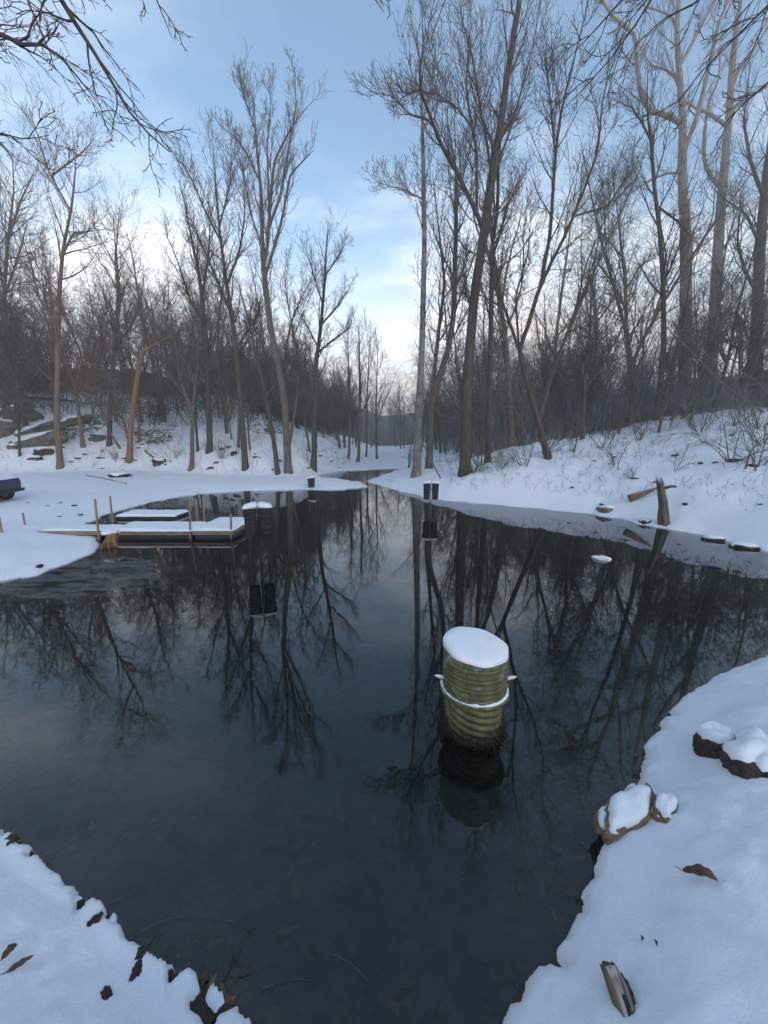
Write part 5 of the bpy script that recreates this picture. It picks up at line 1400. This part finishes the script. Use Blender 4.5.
def leaf_mesh(name, ln, wd, curl, seed):
    rg = random.Random(seed); n = 16; bm = bmesh.new(); mid = []; le = []; ri = []
    for i in range(n + 1):
        t = i / n
        w = wd * math.sin(math.pi * min(1, t * .95 + .05)) ** .7 * (1 + .14 * math.sin(t * 19 + seed)) * (1 - .25 * t)
        z = curl * math.sin(t * 2.6) * ln
        mid.append(bm.verts.new((t * ln - ln / 2, 0, z)))
        le.append(bm.verts.new((t * ln - ln / 2 + .02 * ln, w, z + curl * w * 1.6 + rg.uniform(0, .004))))
        ri.append(bm.verts.new((t * ln - ln / 2 + .02 * ln, -w, z + curl * w * 1.1 + rg.uniform(0, .004))))
    for i in range(n):
        bm.faces.new((mid[i], mid[i + 1], le[i + 1], le[i])); bm.faces.new((ri[i], ri[i + 1], mid[i + 1], mid[i]))
    me = bpy.data.meshes.new(name); bm.to_mesh(me); bm.free()
    for q in me.polygons: q.use_smooth = True
    return me
def leaf(u, v, ln, wd, curl, rz, lab, tilt=(0, 0), dz=.02):
    p = near_px(u, v, dz)
    root = tag(empty('fallen_leaf', p, rz), lab, 'leaf', 'dead leaves on the near snow'); root.rotation_euler = (tilt[0], tilt[1], rz)
    link('blade', leaf_mesh('blade', ln, wd, curl, u), M_leaf, root)
    tube_obj('stem', [(-ln / 2, 0, 0), (-ln * .72, .006, .004)], [.0025, .0015], M_leaf, root, k=5)
leaf(698, 882, .16, .03, .5, R(-28), 'large curled brown leaf lying on the right snow', (.35, .0), .0)
leaf(22, 971, .11, .016, .15, R(38), 'thin pointed brown leaf lying on the left snow', (.5, 0))
leaf(11, 964, .075, .022, .3, R(80), 'small folded brown leaf beside the thin pointed leaf', (.3, .3))
leaf(653, 955, .03, .01, .3, R(80), 'tiny dark leaf speck in the right snow', (.3, .3))
leaf(640, 947, .025, .01, .3, R(70), 'tiny dark speck of leaf above the branch stub', (.3, .3))
# sunken leaf litter and sticks on the pond bed
rg = np.random.default_rng(77)
n = 9000
x = rg.uniform(-6, 4.5, n); y = rg.uniform(1.0, 9.0, n)
dsh = sdist(x, y, pond)
k = (dsh > 0.0) & (rg.random(n) < np.exp(-np.maximum(dsh - .3, 0) / 0.9)) & (vnoise(x * 1.8, y * 1.8, 2.2) > -.1)
x, y = x[k], y[k]; z = terrain(x, y) + .012; n = len(x)
a = rg.random(n) * 6.283; s = rg.uniform(.018, .042, n)
ang_ = np.array([0, .9, 1.7, 3.14, 4.5, 5.4]); rl = np.array([1.3, .7, .8, 1.2, .75, .7])
V = np.empty((n, 7, 3))
V[:, 6] = np.stack([x, y, z + .008], 1)
for i in range(6):
    jit = rg.uniform(.75, 1.25, n)
    V[:, i] = np.stack([x + np.cos(a + ang_[i]) * s * rl[i] * jit, y + np.sin(a + ang_[i]) * s * rl[i] * jit, z + rg.uniform(-.004, .012, n)], 1)
b = np.arange(n)[:, None] * 7
Tt = np.concatenate([np.concatenate([b + i, b + (i + 1) % 6, b + 6], 1) for i in range(6)])
tag(link('sunken_leaves', np_mesh('sunken_leaves', V.reshape(-1, 3), None, Tt, False), M_litter), 'brown leaves lying on the bottom near the shore', 'leaves', kind='stuff')
# wet leaves and bark bits caught between snow and water
rg = np.random.default_rng(79)
n = 9000
x = rg.uniform(-5.5, 4.5, n); y = rg.uniform(1.0, 6.5, n); dsh = sdist(x, y, pond)
k = (dsh > -0.07) & (dsh < 0.05) & (rg.random(n) < np.where(x < 0.2, .5, .16)); x, y = x[k], y[k]; n = len(x)
z = np.maximum(terrain(x, y), -0.01) + .006
k = z < .07; x, y, z = x[k], y[k], z[k]; n = len(x)
a = rg.random(n) * 6.283; s_l = rg.uniform(.014, .034, n)
V = np.empty((n, 7, 3)); V[:, 6] = np.stack([x, y, z + .01], 1)
for i in range(6):
    jit = rg.uniform(.6, 1.3, n)
    V[:, i] = np.stack([x + np.cos(a + ang_[i]) * s_l * rl[i] * jit, y + np.sin(a + ang_[i]) * s_l * rl[i] * jit, z + rg.uniform(-.01, .022, n)], 1)
b = np.arange(n)[:, None] * 7
Tt = np.concatenate([np.concatenate([b + i, b + (i + 1) % 6, b + 6], 1) for i in range(6)])
tag(link('shore_leaves', np_mesh('shore_leaves', V.reshape(-1, 3), None, Tt, False), M_leaf), 'wet brown leaves caught along the near snow edge', 'leaves', kind='stuff')
for i, (pxs, lab) in enumerate([([(140, 925), (165, 908), (200, 902), (236, 909)], 'curved pale stick lying on the pond bottom near the left snow'),
                                ([(105, 900), (135, 880), (162, 858)], 'dark branch on the pond bottom close to the left shore'),
                                ([(232, 1000), (240, 990), (248, 985)], 'short pale stick on the pond bottom near the bottom edge'),
                                ([(262, 985), (285, 970), (318, 962)], 'thin stick on the pond bottom left of centre'),
                                ([(330, 930), (352, 940), (372, 962)], 'faint bent twig on the pond bottom near centre')]):
    pts = []
    for u, v in pxs:
        q = at_z(u, v, 0.0); pts.append((q.x, q.y, max(T(q.x, q.y), -0.5) + .02))
    o0 = Vector(pts[0]); root = tag(empty('sunken_stick', o0), lab, 'stick')
    tube_obj('wood', [tuple(Vector(q) - o0) for q in pts], np.linspace(.008, .003, len(pts)), M_dockwood if i in (0, 2) else M_bark_dark, root, k=6)
    if i in (1, 3):
        q0 = Vector(pts[1]) - o0
        tube_obj('side_twig', [tuple(q0), tuple(q0 + Vector((.03, .045, .015))), tuple(q0 + Vector((.035, .10, .02)))], [.004, .003, .0015], M_bark_dark, root, k=5)

# ------------------------------------------------------------------ branches hanging into the picture from trees beside the camera
def overhang(label, trunk_xy, yd, branches, seed, bark, twig, style):
    rg = np.random.default_rng(seed)
    gx_, gy_ = trunk_xy; gz_ = T(gx_, gy_)
    o0 = np.array([gx_, gy_, gz_])
    Hh = 11.5
    tp = [(0, 0, -.4), (0.05, 0, 2), (.1, .1, 5), (0.0, .2, 8), (.1, .2, Hh)]
    L0 = [(tp, [.24, .2, .17, .13, .05])]
    tr, cr_ = Tubes(), Tubes()
    P, r = resample(*L0[0], 20); tr.add(P[None], r[None], 10)
    P1, r1 = spawn(rg, P[None], r[None], 10, 7, tmin=.45, ratio=.22, rr=.5, rmin=.012, trop=.1); 
    tr.add(P1, r1, 5)
    P2, r2 = spawn(rg, P1, r1, 5, 5, tmin=.2, ratio=.45, trop=.06, rr=.6, rmin=.006); cr_.add(P2, r2, 3)
    for br in branches:
        pts = [];
        zf = None
        for (u, v, yy) in br['px']:
            q = at_y(u, v, yy); pts.append((q.x - o0[0], q.y - o0[1], q.z - o0[2]))
        # from the trunk out to the first traced point
        h0 = br.get('h', 7.0)
        first = np.array(pts[0]); tpnt = np.array([.08, .15, h0])
        mid = tpnt * .5 + first * .5 + np.array([0, 0, br.get('sag', .4)])
        full = [tuple(tpnt), tuple(mid)] + pts
        w = br['w']
        rad_ = np.concatenate([[w * 2.2, w * 1.6], np.linspace(w, max(.003, w * .22), len(pts))])
        A, ra_ = resample(full, rad_, 26); A, ra_ = A[None], ra_[None]
        tr.add(A, ra_, 7)
        t0 = .3
        S1, q1 = spawn(rg, A, ra_, br.get('m', 12) * 2, 7, tmin=t0, ratio=br.get('ratio', .16) * 1.35, ang=(18, 50), trop=br.get('trop', -.02), wander=.16, rr=.6, rmin=.006); tr.add(S1, q1, 5)
        S2, q2 = spawn(rg, S1, q1, 5, 5, tmin=.2, ratio=.45, ang=(20, 50), trop=br.get('trop', -.02), wander=.18, rr=.65, rmin=.005); cr_.add(S2, q2, 4)
        S3, q3 = spawn(rg, S2, q2, 3, 4, tmin=.3, ratio=.45, ang=(20, 50), trop=0.02, wander=.18, rr=.7, rmin=.004); cr_.add(S3, q3, 3)
    root = tag(empty('overhanging_tree', tuple(o0)), label, 'tree')
    link('trunk', tr.mesh('trunk'), bark, root); link('crown', cr_.mesh('crown'), twig, root)
overhang('near tree beyond the left edge whose dark branches hang into the upper left sky', (-8.2, 5.2), 5.0, [
    dict(px=[(40, -45, 5.0), (60, 0, 5.0), (90, 45, 5.1), (112, 82, 5.2), (135, 122, 5.3), (170, 152, 5.4)], w=.030, h=8.2, m=12, ratio=.12),
    dict(px=[(-40, 30, 5.0), (0, 33, 5.0), (28, 48, 5.0), (48, 42, 5.1), (72, 70, 5.2), (96, 100, 5.3)], w=.026, h=6.8, m=12, ratio=.13),
    dict(px=[(130, -60, 4.8), (150, -20, 4.9), (160, 10, 5.0), (172, 38, 5.1)], w=.012, h=9.0, m=6, ratio=.07),
    dict(px=[(-30, 130, 5.6), (0, 133, 5.6), (25, 140, 5.6), (50, 135, 5.7)], w=.014, h=5.5, m=9, ratio=.13)],
    501, M_bark_dark, M_twig, None)
overhang('near tree beyond the right edge whose thin branches sweep down across the upper right', (9.0, 4.6), 5.0, [
    dict(px=[(800, -25, 5.0), (768, 5, 5.2), (735, 38, 5.4), (695, 78, 5.7), (663, 122, 6.0)], w=.015, h=7.5, m=9, ratio=.13),
    dict(px=[(680, -50, 5.0), (652, 0, 5.2), (620, 48, 5.4), (585, 88, 5.6), (560, 112, 5.8)], w=.014, h=9.5, m=8, ratio=.10),
    dict(px=[(660, -45, 4.8), (622, 0, 5.0), (590, 36, 5.2), (562, 65, 5.4)], w=.013, h=9.8, m=8, ratio=.09),
    dict(px=[(800, 60, 5.4), (768, 82, 5.5), (740, 106, 5.7), (715, 135, 6.0)], w=.016, h=6.2, m=9, ratio=.12),
    dict(px=[(740, -40, 5.0), (705, 0, 5.2), (668, 14, 5.4), (640, 40, 5.6)], w=.016, h=8.6, m=9, ratio=.12),
    dict(px=[(480, -60, 5.2), (452, -15, 5.2), (436, 20, 5.2), (428, 48, 5.3)], w=.008, h=10.6, m=4, ratio=.05)],
    502, M_bark_dark, M_twig, None)
overhang('tree left of the camera whose twig tips enter at the top middle', (-4.6, -1.5), 5.0, [
    dict(px=[(300, -90, 4.2), (345, -40, 4.4), (372, -8, 4.6), (384, 12, 4.7)], w=.012, h=8.0, m=7, ratio=.06)],
    503, M_bark_dark, M_twig, None)

# ------------------------------------------------------------------ haze
HAZE = 0.003
if HAZE:
    m, nt, out = new_mat('haze_air')
    pv = N(nt, 'ShaderNodeVolumePrincipled', i_Density=HAZE, i_Anisotropy=0.1)
    pv.inputs['Color'].default_value = (0.90, 0.94, 0.98, 1)
    L(nt, pv.outputs[0], out.inputs['Volume'])
    m.cycles.homogeneous_volume = True
    bm = bmesh.new(); box_bm(bm, -560, 560, -560, 560, -4.0, 62.0)
    tag(bm_obj('haze', bm, m), 'thin cold haze in the air over pond and woods', 'haze', kind='stuff')
